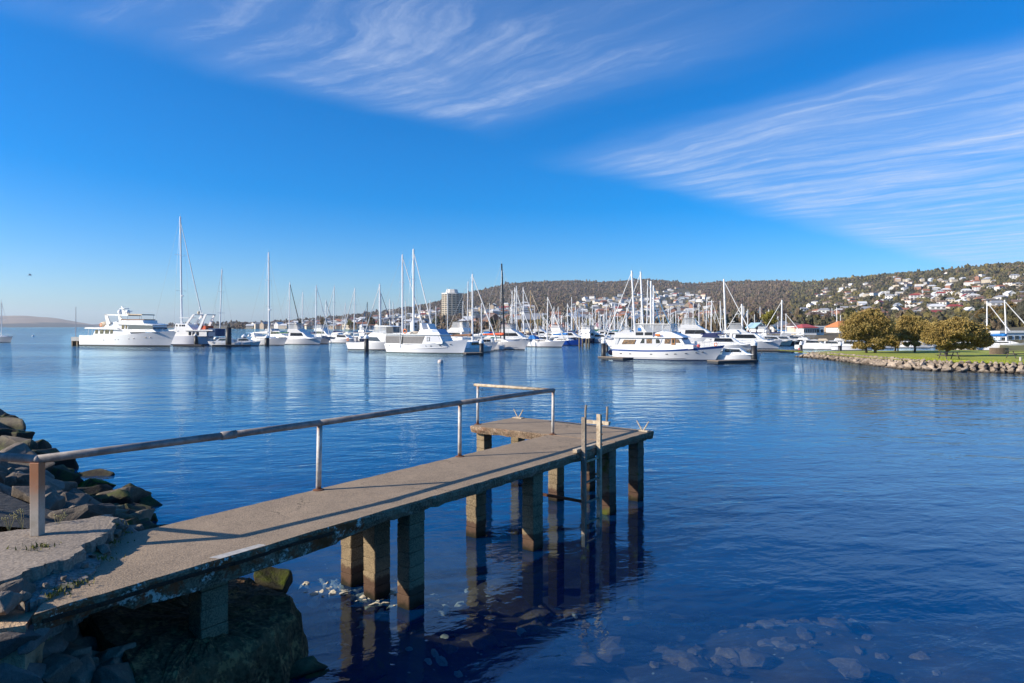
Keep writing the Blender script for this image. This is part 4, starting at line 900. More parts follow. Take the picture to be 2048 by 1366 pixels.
for i, (area, p, x, D) in enumerate(plan):
    kd = r.choice(['cottage', 'hip', 'hip', 'two', 'two', 'long', 'flat', 'gable']); wk = r.choices(list(WALLC), (6, 3, 1.6, 1.2, 1.4, .7))[0]; rk = r.choices(list(ROOFC), (4, 2, 2, 3, 1.2, .6))[0]
    rz = math.atan2(p.x, p.y) * -1 * 0.6 + r.choice((0, 0, 0.25, -0.3, 0.5, -0.7, 1.57)) + r.uniform(-.15, .15); sc = r.uniform(0.95, 1.25) if x < 1500 else r.uniform(.7, .98)
    wl_, ro, wins, wmb, rmb = HMESH[kd]
    if i < 300:
        h = thing('hillside_house', f'{wk} walled {KDESC[kd]} with {rk} roof {area}', 'house', p, rz, 'houses on the hillside', sc)
        link('wall', wl_[wk], h); link('roof', ro[rk], h)
        if D < 1500:
            for (wx_, wy_, wz_, _, _), wme in wins: link('window', wme, h, (wx_, wy_, wz_))
    else:
        Mx = Matrix.Translation(p) @ Matrix.Rotation(rz, 4, 'Z') @ Matrix.Scale(sc, 4)
        farh.setdefault(('w', wk), MB()).add([Mx @ Vector(v) for v in wmb.v], wmb.f); farh.setdefault(('r', rk), MB()).add([Mx @ Vector(v) for v in rmb.v], rmb.f)
if farh:
    allm = MB(); mats_, idx = [], []
    for (a_, k_), mbx in farh.items():
        mm = (WALLM if a_ == 'w' else ROOFM)[k_]; mats_.append(mm); idx += [len(mats_) - 1] * len(mbx.f); allm.add(mbx.v, mbx.f)
    me = bpy.data.meshes.new('far_houses'); me.from_pydata(allm.v, [], allm.f)
    for mm in mats_: me.materials.append(mm)
    me.polygons.foreach_set('material_index', idx); bm = bmesh.new(); bm.from_mesh(me); bmesh.ops.recalc_face_normals(bm, faces=bm.faces); bm.to_mesh(me); bm.free()
    tag(link('far_houses', me), 'tiny pale houses scattered far off on the highest slopes', 'houses', kind='stuff')

# ------------------------------------------------------------------ hotel tower and its low wings
def tower():
    D = 1270.0; k = D / FPX; X = (904 - 1024) * k; zb = 5.0; R_ = 21.5
    t = thing('hotel_tower', 'tall octagonal cream hotel tower with rows of dark windows', 'tower', (X, D, zb), math.radians(22.5 + 5)); zt = EYE + (HZ - 589) * k - zb
    mw = mat('tower_precast', (0.55, 0.47, 0.36), 0.8, 0.1, 0.15); mc = mat('tower_crown', (0.66, 0.62, 0.55), 0.8)
    P8 = [(R_ * math.cos(math.pi / 4 * i), R_ * math.sin(math.pi / 4 * i)) for i in range(8)]
    MB().add([(x * .93, y * .93, -8) for x, y in P8] + [(x * .93, y * .93, zt) for x, y in P8], [tuple(range(8, 16))] + [(i, (i + 1) % 8, 8 + (i + 1) % 8, 8 + i) for i in range(8)]).build('shaft', mw, t)
    fl = 3.95; nf = int(zt / fl)
    sp = MB().add([(x * f_, y * f_, z) for z, f_ in ((0, .97), (1.9, 1.0), (1.9, .9), (0, .9)) for x, y in P8], [(a * 8 + i, a * 8 + (i + 1) % 8, ((a + 1) % 4) * 8 + (i + 1) % 8, ((a + 1) % 4) * 8 + i) for a in range(4) for i in range(8)]).mesh('spandrel', mw)
    side = 2 * R_ * .93 * math.sin(math.pi / 8); wme = MB().box((0, 0, 0), (0.3, side * 0.36, 1.9)).mesh('window', M_HWIN); apo = R_ * .93 * math.cos(math.pi / 8) + 0.1
    fin = MB().box((0, 0, zt / 2), (1.6, 1.5, zt)).mesh('fin', mw)
    for i in range(8):
        a = math.pi / 4 * (i + .5); link('fin', fin, t, ((apo + .3) * math.cos(a), (apo + .3) * math.sin(a), 0), a)
    for f_ in range(nf):
        link('spandrel', sp, t, (0, 0, f_ * fl))
        for i in range(8):
            a = math.pi / 4 * (i + .5)
            if math.cos(a + math.radians(27.5) + math.pi / 2) < -0.25: continue
            for sg in (-1, 1): link('window', wme, t, (apo * math.cos(a) - sg * side * .25 * math.sin(a), apo * math.sin(a) + sg * side * .25 * math.cos(a), f_ * fl + 2.85), a)
    c_ = MB().add([(x * .98, y * .98, zt) for x, y in P8] + [(x * .98, y * .98, zt + 2.5) for x, y in P8] + [(x * .62, y * .62, zt + 2.6) for x, y in P8] + [(x * .50, y * .50, zt + 9.5) for x, y in P8], [tuple(range(24, 32))] + [(a * 8 + i, a * 8 + (i + 1) % 8, a * 8 + 8 + (i + 1) % 8, a * 8 + 8 + i) for a in range(3) for i in range(8)]).build('crown', mc, t)
    MB().tube((-6, -2, zt + 9), (-6, -2, zt + 15), 0.3, 0.2, 6).build('aerial', M_STEEL, c_)
tower()
def bld(name, label, cat, x0, x1, ytop, D, depth, wallm, roofm=None, roof='flat', rh=2.0, rows=0, ncol=0, wm_=None, zb=1.6, rz=0.0, overh=0.4, base_y=None):
    """a waterfront building measured from the photograph: left, right, eaves line, distance"""
    k = D / FPX; w = (x1 - x0) * k; X = ((x0 + x1) / 2 - 1024) * k; zb = max(zb, land_z((x0 + x1) / 2, D) - .3) if zb == 1.6 else zb; h = max(2.2, EYE + (HZ - ytop) * k - zb)
    o = thing(name, label, cat, (X, D, zb), rz); MB().box((0, depth / 2, h / 2 - 1), (w, depth, h + 2)).build('wall', wallm, o)
    e = overh
    if roof == 'flat': MB().box((0, depth / 2, h + 0.15), (w + e, depth + e, 0.3)).build('roof', roofm or wallm, o)
    elif roof == 'gable_x': MB().prism([(-depth / 2 - e, h - .1), (0, h + rh), (depth / 2 + e, h - .1), (depth / 2 + e, h - .3), (0, h + rh - .3), (-depth / 2 - e, h - .3)], w / 2 + e).build('roof', roofm, o).matrix_local = Matrix.Translation((0, depth / 2, 0)) @ Matrix.Rotation(math.pi / 2, 4, 'Z')
    elif roof == 'gable_y':
        g_ = MB().prism([(-w / 2 - e, h - .2), (0, h + rh), (w / 2 + e, h - .2), (w / 2 + e, h - .45), (0, h + rh - .3), (-w / 2 - e, h - .45)], depth / 2 + e).build('roof', roofm, o); g_.location = (0, depth / 2, 0)
        MB().add([(-w / 2, 0, h - .3), (w / 2, 0, h - .3), (0, 0, h + rh - .35)], [(0, 1, 2)]).build('gable', wallm, o)
    elif roof == 'hip':
        hx = min(w * .3, depth * .5)
        MB().add([(-w / 2 - e, -e, h), (w / 2 + e, -e, h), (w / 2 + e, depth + e, h), (-w / 2 - e, depth + e, h), (-w / 2 + hx, depth / 2, h + rh), (w / 2 - hx, depth / 2, h + rh), (-w / 2 - e, -e, h - .2), (w / 2 + e, -e, h - .2), (w / 2 + e, depth + e, h - .2), (-w / 2 - e, depth + e, h - .2)],
                 [(0, 1, 5, 4), (2, 3, 4, 5), (1, 2, 5), (3, 0, 4), (0, 6, 7, 1), (1, 7, 8, 2), (2, 8, 9, 3), (3, 9, 6, 0), (9, 8, 7, 6)]).build('roof', roofm, o)
    if rows:
        hh = h / rows; wme = MB().box((0, 0, 0), (w / ncol * 0.55, 0.16, hh * 0.42)).mesh('window', wm_ or M_HWIN)
        for a in range(rows):
            for c_ in range(ncol): link('window', wme, o, ((c_ - (ncol - 1) / 2) * w / ncol, -0.03, hh * (a + .55)))
    return o
WB = mat('brick_orange', (0.42, 0.19, 0.10), 0.9, 0.15, 1.0); WS = mat('white_weatherboard', (0.74, 0.73, 0.70), 0.7, 0.06, 1.0); WD = mat('dark_grey_cladding', (0.13, 0.135, 0.15), 0.7, 0.2, 1.0); WLB = mat('pale_blue_cladding', (0.52, 0.60, 0.66), 0.7, 0.08)
RR = mat('red_iron_roof', (0.42, 0.075, 0.06), 0.5, 0.15); RB = mat('light_blue_iron_roof', (0.34, 0.52, 0.62), 0.45, 0.1); RS = mat('slate_roof', (0.20, 0.215, 0.24), 0.6, 0.2); RO = mat('orange_tile_roof', (0.55, 0.20, 0.07), 0.8, 0.2); RT = mat('terracotta_tile_roof', (0.42, 0.16, 0.085), 0.8, 0.2)
# white casino shed with its great sloping end
D = 1050.0; k = D / FPX; o = thing('white_hall', 'big white hall with steep sloping end wall beside the hotel tower', 'hall', ((964 - 1024) * k, D, 2.0))
MB().prism([(-17, 0), (-13, 13.5), (15, 13.5), (20, 0)], 14).build('wall', WS, o)
MB().add([(-11.5, -14.1, 13.4), (-2, -14.1, 13.4), (2.5, -14.1, 0.5), (-5, -14.1, 0.5)], [(0, 1, 2, 3)]).build('pale_grey_cladding', mat('pale_grey_cladding', (0.42, 0.45, 0.52), 0.6, 0.1), o)
bld('hotel_wing', 'long low white hotel wing with ribbed wall behind the trawler', 'building', 885, 950, 647, 1060, 20, WS, ROOFM['grey'], rows=1, ncol=9)
bld('apartment_block', 'long low cream apartment block at the foot of the hotel tower', 'building', 878, 905, 652, 1180, 20, WALLM['cream'], RT, 'hip', 3.0, 2, 8)
bld('brick_building', 'orange brick flat topped building behind the waterfront masts', 'building', 1534, 1560, 640, 330, 10, WB, WS, rows=1, ncol=4)
bld('gabled_clubhouse', 'white gabled clubhouse with light blue roof and balcony', 'building', 1511, 1531, 668, 235, 9, WS, RB, 'gable_y', 1.6, 2, 3)
bld('blue_roof_shed', 'long white two storey building with pale blue roof at the marina', 'building', 1428, 1464, 654, 280, 10, WS, RB, 'gable_x', 0.8, 2, 7)
bld('cream_shed', 'cream waterfront shed with plain wall beside the blue roofed building', 'building', 1464, 1490, 658, 275, 8, WALLM['cream'], WS, rows=1, ncol=3)
bld('slate_roof_hall', 'white hall with big slate roof behind the tall twin mast', 'building', 1547, 1580, 668, 250, 9, WS, RS, 'gable_x', 2.2, 2, 4)
bld('arched_house', 'dark grey house with arched windows and slate roof on the waterfront', 'building', 1582, 1612, 664, 240, 9, WD, ROOFM['brown'], 'hip', 1.5, 2, 4)
bld('red_roof_villa', 'white villa with terracotta roof and row of windows above the grey house', 'building', 1590, 1616, 652, 300, 9, WS, RT, 'hip', 1.6, 1, 4)
bld('red_gable_house', 'dark red brick house with steep roof beside the terracotta villa', 'building', 1612, 1626, 652, 305, 8, WALLM['brick'], RR, 'gable_y', 2.0, 1, 2)
bld('yellow_gable_house', 'small yellow gabled house above the arched grey house', 'building', 1580, 1592, 660, 270, 8, mat('yellow_paint', (0.55, 0.42, 0.16), 0.8), RS, 'gable_y', 1.4, 1, 2)
bld('boathouse', 'white boathouse with bright red iron roof and strip of small windows', 'building', 1607, 1633, 673, 185, 7, WS, RR, 'hip', 0.9, 1, 7)
bld('pale_shed', 'low cream shed with blank wall beside the boathouse', 'building', 1589, 1604, 679, 190, 5, WALLM['cream'], WS)
bld('white_shed', 'small white shed with two windows right of the red roofed boathouse', 'building', 1632, 1648, 679, 186, 6, WS, WS, rows=1, ncol=2)
bld('modern_house', 'modern grey glass fronted house behind the white boathouse', 'building', 1640, 1662, 664, 240, 9, WALLM['grey'], WD, rows=2, ncol=4)
bld('brown_block', 'brown cubic building with tall panes beside the modern grey house', 'building', 1661, 1678, 666, 235, 8, WALLM['tan'], WD, rows=2, ncol=3)
bld('orange_roof_house', 'white house with bright orange tiled roof behind the tall tree', 'building', 1678, 1716, 674, 220, 9, WS, RO, 'hip', 1.9, 1, 5)
bld('terrace_house', 'long salmon roofed terrace above the red brick house', 'building', 1600, 1648, 643, 380, 10, WALLM['cream'], RT, 'gable_x', 1.5, 1, 8)
bld('pink_house', 'pink walled house with hipped roof on the slope above the marina', 'building', 1648, 1690, 640, 400, 10, mat('pink_render', (0.5, 0.33, 0.27), 0.85), RT, 'hip', 1.8, 1, 6)
bld('green_roof_house', 'long house with pale green roof above the terracotta villa', 'building', 1572, 1616, 649, 320, 10, WALLM['tan'], mat('pale_green_roof', (0.42, 0.52, 0.42), 0.6), 'gable_x', 0.8, 1, 6)
bld('marina_office', 'pale blue marina building with white roof and dark door at the right', 'building', 2000, 2120, 688, 118, 8, WLB, WS, rows=1, ncol=9, zb=0.7)
bld('flat_hill_house', 'large cream flat roofed house on the slope above the blue sail cover', 'house', 1975, 2018, 641, 420, 10, WALLM['cream'], WS, rows=1, ncol=5)
bld('white_terrace_house', 'wide white modern house with dark windows above the olive tree', 'house', 1954, 1981, 616, 620, 10, WS, WS, rows=1, ncol=4)
for (x0, x1, yt, D, wkey, rf, rm, lab) in ((1098, 1115, 655, 330, 'white', 'gable_y', RT, 'white gabled house with terracotta roof beyond the central masts'), (1104, 1122, 660, 300, 'cream', 'hip', RO, 'cream house with orange roof right behind the central masts'), (1121, 1133, 657, 310, 'white', 'hip', RT, 'small white house with terracotta roof and chimney beyond the masts'),
                                          (1195, 1217, 653, 340, 'white', 'gable_x', mat('pink_roof', (0.45, 0.22, 0.24), 0.6), 'white house with faded pink roof beyond the fleet'), (1352, 1372, 640, 420, 'brick', 'hip', RT, 'brick house with terracotta roof above the blue striped yacht'), (1000, 1018, 658, 360, 'brick', 'hip', RT, 'brick house with low roof behind the black masted yacht'),
                                          (1140, 1160, 650, 360, 'grey', 'flat', RS, 'grey flat roofed block beyond the wooden masts'), (1166, 1186, 656, 330, 'cream', 'gable_x', ROOFM['white'], 'cream shed with white roof beyond the dense masts'), (1222, 1240, 652, 350, 'tan', 'hip', RT, 'tan house with hipped tile roof left of the striped yacht'),
                                          (1044, 1062, 657, 340, 'white', 'gable_x', RS, 'white building with slate roof beyond the twin white masts')):
    bld('waterfront_house', lab, 'house', x0, x1, yt, D, 9, WALLM[wkey], rm, rf, 2.0, 1, 3)

# ------------------------------------------------------------------ woods on the hills
def ico(sub):
    bm = bmesh.new(); bmesh.ops.create_icosphere(bm, subdivisions=sub, radius=1.0); v = np.array([x.co[:] for x in bm.verts]); f = np.array([[q.index for q in p.verts] for p in bm.faces]); bm.free(); return v, f
ICO = {1: ico(1), 2: ico(2)}
m, T, b = new_mat('hill_foliage'); at_ = T.node('ShaderNodeVertexColor'); at_.layer_name = 'tint'; P = T.node('ShaderNodeNewGeometry').outputs['Position']
nn = T.noise(P, 0.55, 4, 0.7); c = T.mix(1.0, at_.outputs[0], T.comb(*(T.smooth(nn, 0.3, 0.7, 0.6, 1.4),) * 3), 'MULTIPLY')
T.l.new(c, b.inputs['Base Color']); b.inputs['Roughness'].default_value = 1.0; b.inputs['Specular IOR Level'].default_value = 0.05
bn = T.node('ShaderNodeBump'); bn.inputs['Strength'].default_value = 1.0; bn.inputs['Distance'].default_value = 2.5; T.l.new(T.noise(P, 0.9, 4, 0.7), bn.inputs['Height']); T.l.new(bn.outputs[0], b.inputs['Normal'])
M_WOOD = m
g = np.random.default_rng(5)
PALS = {'bush': [(0.12, 0.092, 0.062), (0.145, 0.11, 0.072), (0.13, 0.095, 0.078), (0.105, 0.092, 0.058), (0.16, 0.12, 0.08)], 'garden': [(0.10, 0.092, 0.052), (0.075, 0.075, 0.048), (0.135, 0.12, 0.058), (0.15, 0.115, 0.075), (0.07, 0.068, 0.05), (0.17, 0.14, 0.055)]}
def housing(x, y):
    for _, x0, x1, topl, yb, _c in AREAS:
        if x0 <= x <= x1 and interp(x, topl) < y < yb: return True
    return False
def blobs(cen, rad, tint, sub, rng):
    v, f = ICO[sub]; n = len(cen); nv = len(v); jit = rng.uniform(0.5, 1.35, (n, nv, 1))
    V = cen[:, None, :] + v[None] * jit * rad[:, None, :]; Fx = f[None] + (np.arange(n) * nv)[:, None, None]
    return V.reshape(-1, 3), Fx.reshape(-1, 3), np.repeat(tint, nv, axis=0) * rng.uniform(.8, 1.2, (n * nv, 1))
def add_tree(x, y, out, small=1.0):
    hs_ = housing(x, y); D = land_at(x, y) * g.uniform(.985, 1.015); a, b_ = interp(x, SHORE), interp(x, RDIST); D = min(max(D, a + 5), b_ * 1.004); p = land_pt(x, D)
    if hs_:
        ddx = HOUSE_XY[:, 0] - p.x * HOUSE_XY[:, 1] / p.y; ddy = HOUSE_XY[:, 1] - p.y
        if np.any((np.abs(ddx) < 10) & (ddy > -9) & (ddy < 34 + 0.012 * D)): return
    w = g.uniform(3.6, 6.6) * small * (0.8 if hs_ else 1.0) * min(1.05, 0.55 + D / 3000); h = w * g.uniform(0.9, 1.5); pal = PALS['garden' if hs_ or x > 1580 else 'bush']; t = np.array(pal[g.integers(len(pal))]) * g.uniform(.95, 1.4)
    for j in range(3 if D > 1400 else 5):
        off = g.normal(size=3) * np.array([w * .55, w * .55, h * .28]); out.append((p.x + off[0], p.y + off[1], p.z + h * 0.42 + off[2], w * g.uniform(.32, .62), w * g.uniform(.32, .62), h * g.uniform(.3, .6), *(t * g.uniform(.85, 1.2)), D))
rows_ = []
for x in np.arange(470, 2090, 2.1):
    yr = interp(x, RIDGE); ybot = 662 if x < 1430 else 667
    for k_ in range(2): add_tree(x + g.uniform(-1, 1), yr + g.uniform(-0.5, 2.5), rows_, g.uniform(.8, 1.25))
    span = ybot - yr; nt = int(span / 2.3) + (g.random() < (span / 2.3) % 1)
    for _ in range(nt):
        y = yr + span * g.random()
        if housing(x, y) and g.random() < (0.84 if x < 1425 else 0.45): continue
        add_tree(x + g.uniform(-1.2, 1.2), y, rows_)
for x in np.arange(300, 500, 3.0):
    for _ in range(2): add_tree(x, interp(x, RIDGE) + g.uniform(-.5, 1.5), rows_, g.uniform(.7, 1.6))
A_ = np.array(rows_)
far_ = A_[:, 9] > 1400
print('blobs', far_.sum(), (~far_).sum())
V1, F1, C1 = blobs(A_[far_, :3], A_[far_, 3:6], A_[far_, 6:9], 1, g); V2, F2, C2 = blobs(A_[~far_, :3], A_[~far_, 3:6], A_[~far_, 6:9], 2, g)
def np_mesh(name, V, F_, C, material):
    me = bpy.data.meshes.new(name); me.vertices.add(len(V)); me.vertices.foreach_set('co', V.astype(np.float32).ravel()); me.loops.add(F_.size); me.loops.foreach_set('vertex_index', F_.astype(np.int32).ravel())
    me.polygons.add(len(F_)); me.polygons.foreach_set('loop_start', np.arange(0, F_.size, 3, dtype=np.int32)); me.update(calc_edges=True); set_tint(me, C); me.materials.append(material)
    me.polygons.foreach_set('use_smooth', np.zeros(len(F_), dtype=bool)); return me
tag(link('far_woodland', np_mesh('far_woodland', V1, F1, C1, M_WOOD)), 'grey brown eucalypt woodland covering the far hills', 'woodland', kind='stuff')
tag(link('garden_woodland', np_mesh('garden_woodland', V2, F2, C2, M_WOOD)), 'olive garden trees mixed among the nearer hillside houses', 'woodland', kind='stuff')
# single trees along the waterfront that stand out from the mass
TREEM = []
for i in range(5):
    lob = [(0, 0, 3.6, 2.3, 2.3, 1.8, 14), (g.uniform(-1, 1), g.uniform(-1, 1), 5.0, 1.5, 1.5, 1.4, 9), (g.uniform(-1.5, 1.5), 0, 2.8, 1.4, 1.4, 1.0, 7)]
    pal = [[(0.05, 0.055, 0.02), (0.09, 0.09, 0.03), (0.12, 0.11, 0.035)], [(0.11, 0.075, 0.03), (0.17, 0.12, 0.045), (0.2, 0.14, 0.05)], [(0.03, 0.04, 0.025), (0.05, 0.06, 0.03), (0.06, 0.075, 0.035)], [(0.12, 0.085, 0.07), (0.16, 0.12, 0.10), (0.18, 0.14, 0.12)], [(0.14, 0.13, 0.02), (0.2, 0.18, 0.03), (0.24, 0.2, 0.04)]][i]
    TREEM.append((tree_crown(200 + i, lob, 3500, 0.30, pal), pal)); 
TR = MB().tube((0, 0, -0.5), (0, 0, 2.4), .22, .16, 7).tube((0, 0, 2.2), (.8, .2, 4.0), .14, .05, 6).tube((0, 0, 2.2), (-.7, -.2, 4.3), .14, .05, 6).mesh('trunk', M_BARK)
TN = ['rounded green tree', 'golden brown tree', 'dark green conical tree', 'bare greyish winter tree', 'yellow green shrubby tree']
SPOT = [(600, 664, 2, 900), (648, 664, 1, 900), (700, 666, 4, 800), (742, 664, 1, 800), (760, 662, 1, 780), (872, 664, 0, 700), (1020, 662, 1, 420), (1040, 660, 1, 400), (1068, 662, 1, 380), (1078, 664, 4, 360), (1088, 660, 0, 380), (1128, 662, 0, 360), (1152, 660, 1, 340), (1178, 660, 4, 330), (1206, 662, 3, 320), (1230, 660, 0, 340), (1246, 662, 1, 330), (1262, 660, 0, 330), (1330, 658, 0, 340), (1345, 656, 2, 360), (1372, 660, 1, 330), (1392, 658, 0, 340),
        (1420, 655, 0, 340), (1488, 655, 0, 320), (1500, 654, 4, 330), (1538, 672, 4, 230), (1570, 656, 3, 330), (1582, 645, 3, 380), (1628, 645, 3, 390), (1600, 630, 2, 520), (1655, 652, 3, 330), (1690, 640, 3, 360), (1700, 655, 0, 300), (1990, 660, 1, 260), (2015, 662, 1, 250), (2035, 660, 0, 260), (2044, 655, 1, 280), (1980, 648, 0, 330), (1965, 662, 1, 240), (1780, 655, 3, 300), (1960, 640, 2, 380), (2030, 640, 0, 340), (2050, 625, 2, 420), (1410, 640, 2, 420), (1444, 640, 2, 420), (1480, 640, 0, 420), (1520, 640, 0, 400), (1556, 630, 0, 460)]
for i, (x, y, kd, D) in enumerate(SPOT):
    z = EYE + (HZ - y) / FPX * D if D > 300 else 1.6; z = min(max(land_z(x, D), 1.4), 60)
    lm = min(((600, 'beyond the left sloops'), (745, 'beyond the flybridge cruiser'), (872, 'beside the hotel tower'), (1040, 'beyond the black masted yacht'), (1080, 'beyond the wooden masted yacht'), (1160, 'beyond the timber piles'), (1240, 'left of the blue striped yacht'), (1350, 'above the blue striped yacht'), (1410, 'beyond the striped yacht bow'), (1490, 'behind the blue roofed building'), (1540, 'beside the gabled clubhouse'), (1575, 'behind the slate roofed hall'), (1620, 'above the red roofed boathouse'), (1690, 'above the orange roofed house'), (1780, 'behind the olive trees'), (1970, 'behind the broad olive tree'), (2030, 'behind the blue sail cover')), key=lambda q_: abs(q_[0] - x))[1]
    o = thing('waterfront_tree', f'{TN[kd]} standing {lm}', 'tree', ((x - 1024) / FPX * D, D, z), g.uniform(0, 6), 'trees behind the marina', g.uniform(.9, 1.5) * (1.0 if D < 500 else 1.6))
    link('crown', TREEM[kd][0], o); link('trunk', TR, o)
haze_top = 262.0
# ------------------------------------------------------------------ boats
def hull_grid(L, B, sheer, rake, transom=0.85, full=0.5, ns=18, flare=0.55, stern_rake=0.0, fine=1.9):
    """rows of the hull from below the water to the sheer line; sheer is a table (x/L, height)"""
    def halfb(u):   # deck half breadth
        if u < full: return B / 2 * (transom + (1 - transom) * math.sin(math.pi / 2 * u / full))
        return B / 2 * max(0.0, 1 - ((u - full) / (1 - full)) ** fine)
    us = [1 - (1 - i / ns) ** 1.25 for i in range(ns + 1)]
    def row(fr=None, zabs=None):
        out = []
        for u in us:
            sh = interp(u, sheer); z = zabs if zabs is not None else fr * sh; f = max(0.0, min(1.0, z / sh)); b_ = halfb(u)
            bow = max(0.0, (u - 0.45) / 0.55); b_ *= 1 - flare * bow ** 1.2 * (1 - f) - 0.08 * (1 - f)
            x = u * L - rake * L * (1 - f) * bow ** 1.6 + stern_rake * (1 - f) * max(0, 1 - u * 5)
            if z < 0: b_ *= 0.9
            out.append((x, b_, z))
        return out
    return row, len(us)
def skin(rows, deck=False, transom_cap=True):
    n = len(rows[0]); mb = MB(); vs = []
    for rw in rows: vs += [(x, -b_, z) for x, b_, z in rw] + [(x, b_, z) for x, b_, z in rw]
    W2 = 2 * n; fs = []
    for k in range(len(rows) - 1):
        for i in range(n - 1):
            a = k * W2 + i; fs += [(a, a + 1, a + 1 + W2, a + W2), (a + n + 1, a + n, a + n + W2, a + n + 1 + W2)]
        if transom_cap: a = k * W2; fs.append((a + n, a, a + W2, a + n + W2))
    if deck:
        a = (len(rows) - 1) * W2; fs += [(a + i, a + i + 1, a + n + i + 1, a + n + i) for i in range(n - 1)]
    return mb.add(vs, fs)
def dressed_hull(root, L, B, sheer, rake, hullm, bootm=None, stripem=None, deckm=None, stripe=(0.86, 0.97), boot=0.10, **kw):
    row, n = hull_grid(L, B, sheer, rake, **kw); bootm = bootm or M_BOOT
    skin([row(zabs=-0.35), row(zabs=0.0), row(zabs=boot)]).build('boot_stripe', bootm, root, smooth=False)
    fr0 = boot / interp(0.5, sheer)
    def frrow(f): return row(fr=f)
    rows = [row(zabs=boot)] + [frrow(f) for f in (0.45, 0.65, 0.80)]
    if stripem:
        skin(rows + [frrow(stripe[0])]).build('hull', hullm, root, smooth=True); skin([frrow(stripe[0]), frrow(stripe[1])]).build('sheer_stripe', stripem, root, smooth=True)
        skin([frrow(stripe[1]), frrow(1.0)]).build('gunwale', hullm, root, smooth=True)
    else: skin(rows + [frrow(1.0)]).build('hull', hullm, root, smooth=True)
    inn = [(x, max(0, b_ - 0.03), z - 0.05) for x, b_, z in frrow(1.0)]; nn = len(inn)
    MB().add([(x, -b_, z) for x, b_, z in inn] + [(x, b_, z) for x, b_, z in inn], [(i, i + 1, nn + i + 1, nn + i) for i in range(nn - 1)]).build('deck', deckm or M_WHITE2, root)
    return row
def pf(name, pts, hw, m_, root, hw1=None, **kw): return MB().prism(pts, hw, hw1).build(name, m_, root, **kw)
def side_win(name, pts, hw, m_, root, th=0.02, hw1=None, zl=None, zh=None):
    """a pane on each side of a cabin whose half width is hw (tapering to hw1)"""
    out = None
    cx = sum(p[0] for p in pts) / len(pts); cz = sum(p[1] for p in pts) / len(pts)
    w = (lambda z: hw) if hw1 is None else (lambda z: hw + (hw1 - hw) * (z - zl) / (zh - zl))
    for sg in (-1, 1):
        n = len(pts); a = [(x, sg * (w(z) + th), z) for x, z in pts]; b_ = [(x, sg * (w(z) - 0.03), z) for x, z in pts]
        out = MB().add(a + b_, [tuple(range(n))] + [(i, n + i, n + (i + 1) % n, (i + 1) % n) for i in range(n)]).build(name, m_, root)
    return out
def rect(x0, z0, x1, z1): return [(x0, z0), (x1, z0), (x1, z1), (x0, z1)]
def rail_loop(row_pts, h, root, m_=None, step=3, name='guard_rail'):
    mb = MB(); m_ = m_ or M_STEEL
    for sg in (-1, 1):
        P_ = [(x, sg * max(0, b_ - 0.06), z) for x, b_, z in row_pts]
        for a, b_ in zip(P_, P_[1:]): mb.tube((a[0], a[1], a[2] + h), (b_[0], b_[1], b_[2] + h), 0.016, 0.016, 5)
        for p in P_[::step]: mb.tube(p, (p[0], p[1], p[2] + h), 0.014, 0.014, 5)
    return mb.build(name, m_, root)
def lifebuoy(c, R_, root, name='lifebuoy'):
    mb = MB(); n, k = 18, 8; vs = []
    for i in range(n):
        t = 2 * math.pi * i / n
        for j in range(k): q = 2 * math.pi * j / k; rr = R_ + R_ * 0.28 * math.cos(q); vs.append((c[0] + rr * math.cos(t), c[1] + R_ * 0.28 * math.sin(q), c[2] + rr * math.sin(t)))
    mb.add(vs, [(i * k + j, ((i + 1) % n) * k + j, ((i + 1) % n) * k + (j + 1) % k, i * k + (j + 1) % k) for i in range(n) for j in range(k)]); return mb.build(name, M_ORANGE, root, smooth=True)
class ZC:
    """reads drawing coordinates measured on an enlarged crop of the photograph into metres on the boat"""
    def __init__(s, x0, y0, sc, bx, d, yaw): s.a = (x0, y0, sc, bx, d, yaw); s.X0 = (bx - 1024) / FPX * d
    def __call__(s, x, y):
        x0, y0, sc, bx, d, yaw = s.a; a = (x0 + x / sc - 1024) / FPX
        u = (a * d - s.X0) / (math.cos(yaw) - a * math.sin(yaw)); Y = d + u * math.sin(yaw)
        return (u, EYE + (HZ - (y0 + y / sc)) / FPX * Y)
    def poly(s, *p): return [s(*q) for q in p]
def root_at(name, label, cat, bx, wl, d, rz=0.0, group=None):
    return thing(name, label, cat, ((bx - 1024) / FPX * d, d, 0), rz, group)
def fenders(root, row, us, m_=None):
    pass

# --- large white motor yacht (far left)
d = 141.0; k = d / FPX; q = ZC(140, 590, 5.389, 178.0, d, -.36); y1 = root_at('motor_yacht', 'large white trawler style motor yacht with radar domes beside the concrete jetty', 'yacht', 178, 693, d, -.36)
L = q(1150, 0)[0]; B = 4.9; hs_ = [(0, q(265, 432)[1]), (.45, q(640, 432)[1]), (.7, q(860, 410)[1]), (1, q(1150, 385)[1])]
row = dressed_hull(y1, L, B, hs_, 0.075, M_WHITE, mat('black_boot', (0.02, 0.022, 0.02), 0.5), boot=0.28, transom=.88, full=.55, stern_rake=-0.2)
hw = 1.9
pf('saloon', q.poly((335, 432), (362, 372), (700, 372), (760, 432)), hw, M_WHITE, y1, 1.8); pf('aft_roof', q.poly((262, 362), (275, 347), (600, 350), (640, 375)), 2.25, M_WHITE, y1)
for a, b_, c_ in ((362, 390, 8), (412, 450, 0), (466, 508, 0), (522, 550, 6)): side_win('saloon_window', q.poly((a, 418), (b_, 418), (b_ - c_ * 0, 376), (a + c_ * 0, 376)), hw - 0.04, M_WIN, y1)
pf('pilothouse', q.poly((560, 402), (590, 312), (880, 318), (968, 326), (972, 372), (1010, 398)), 1.75, M_WHITE, y1, 1.6)
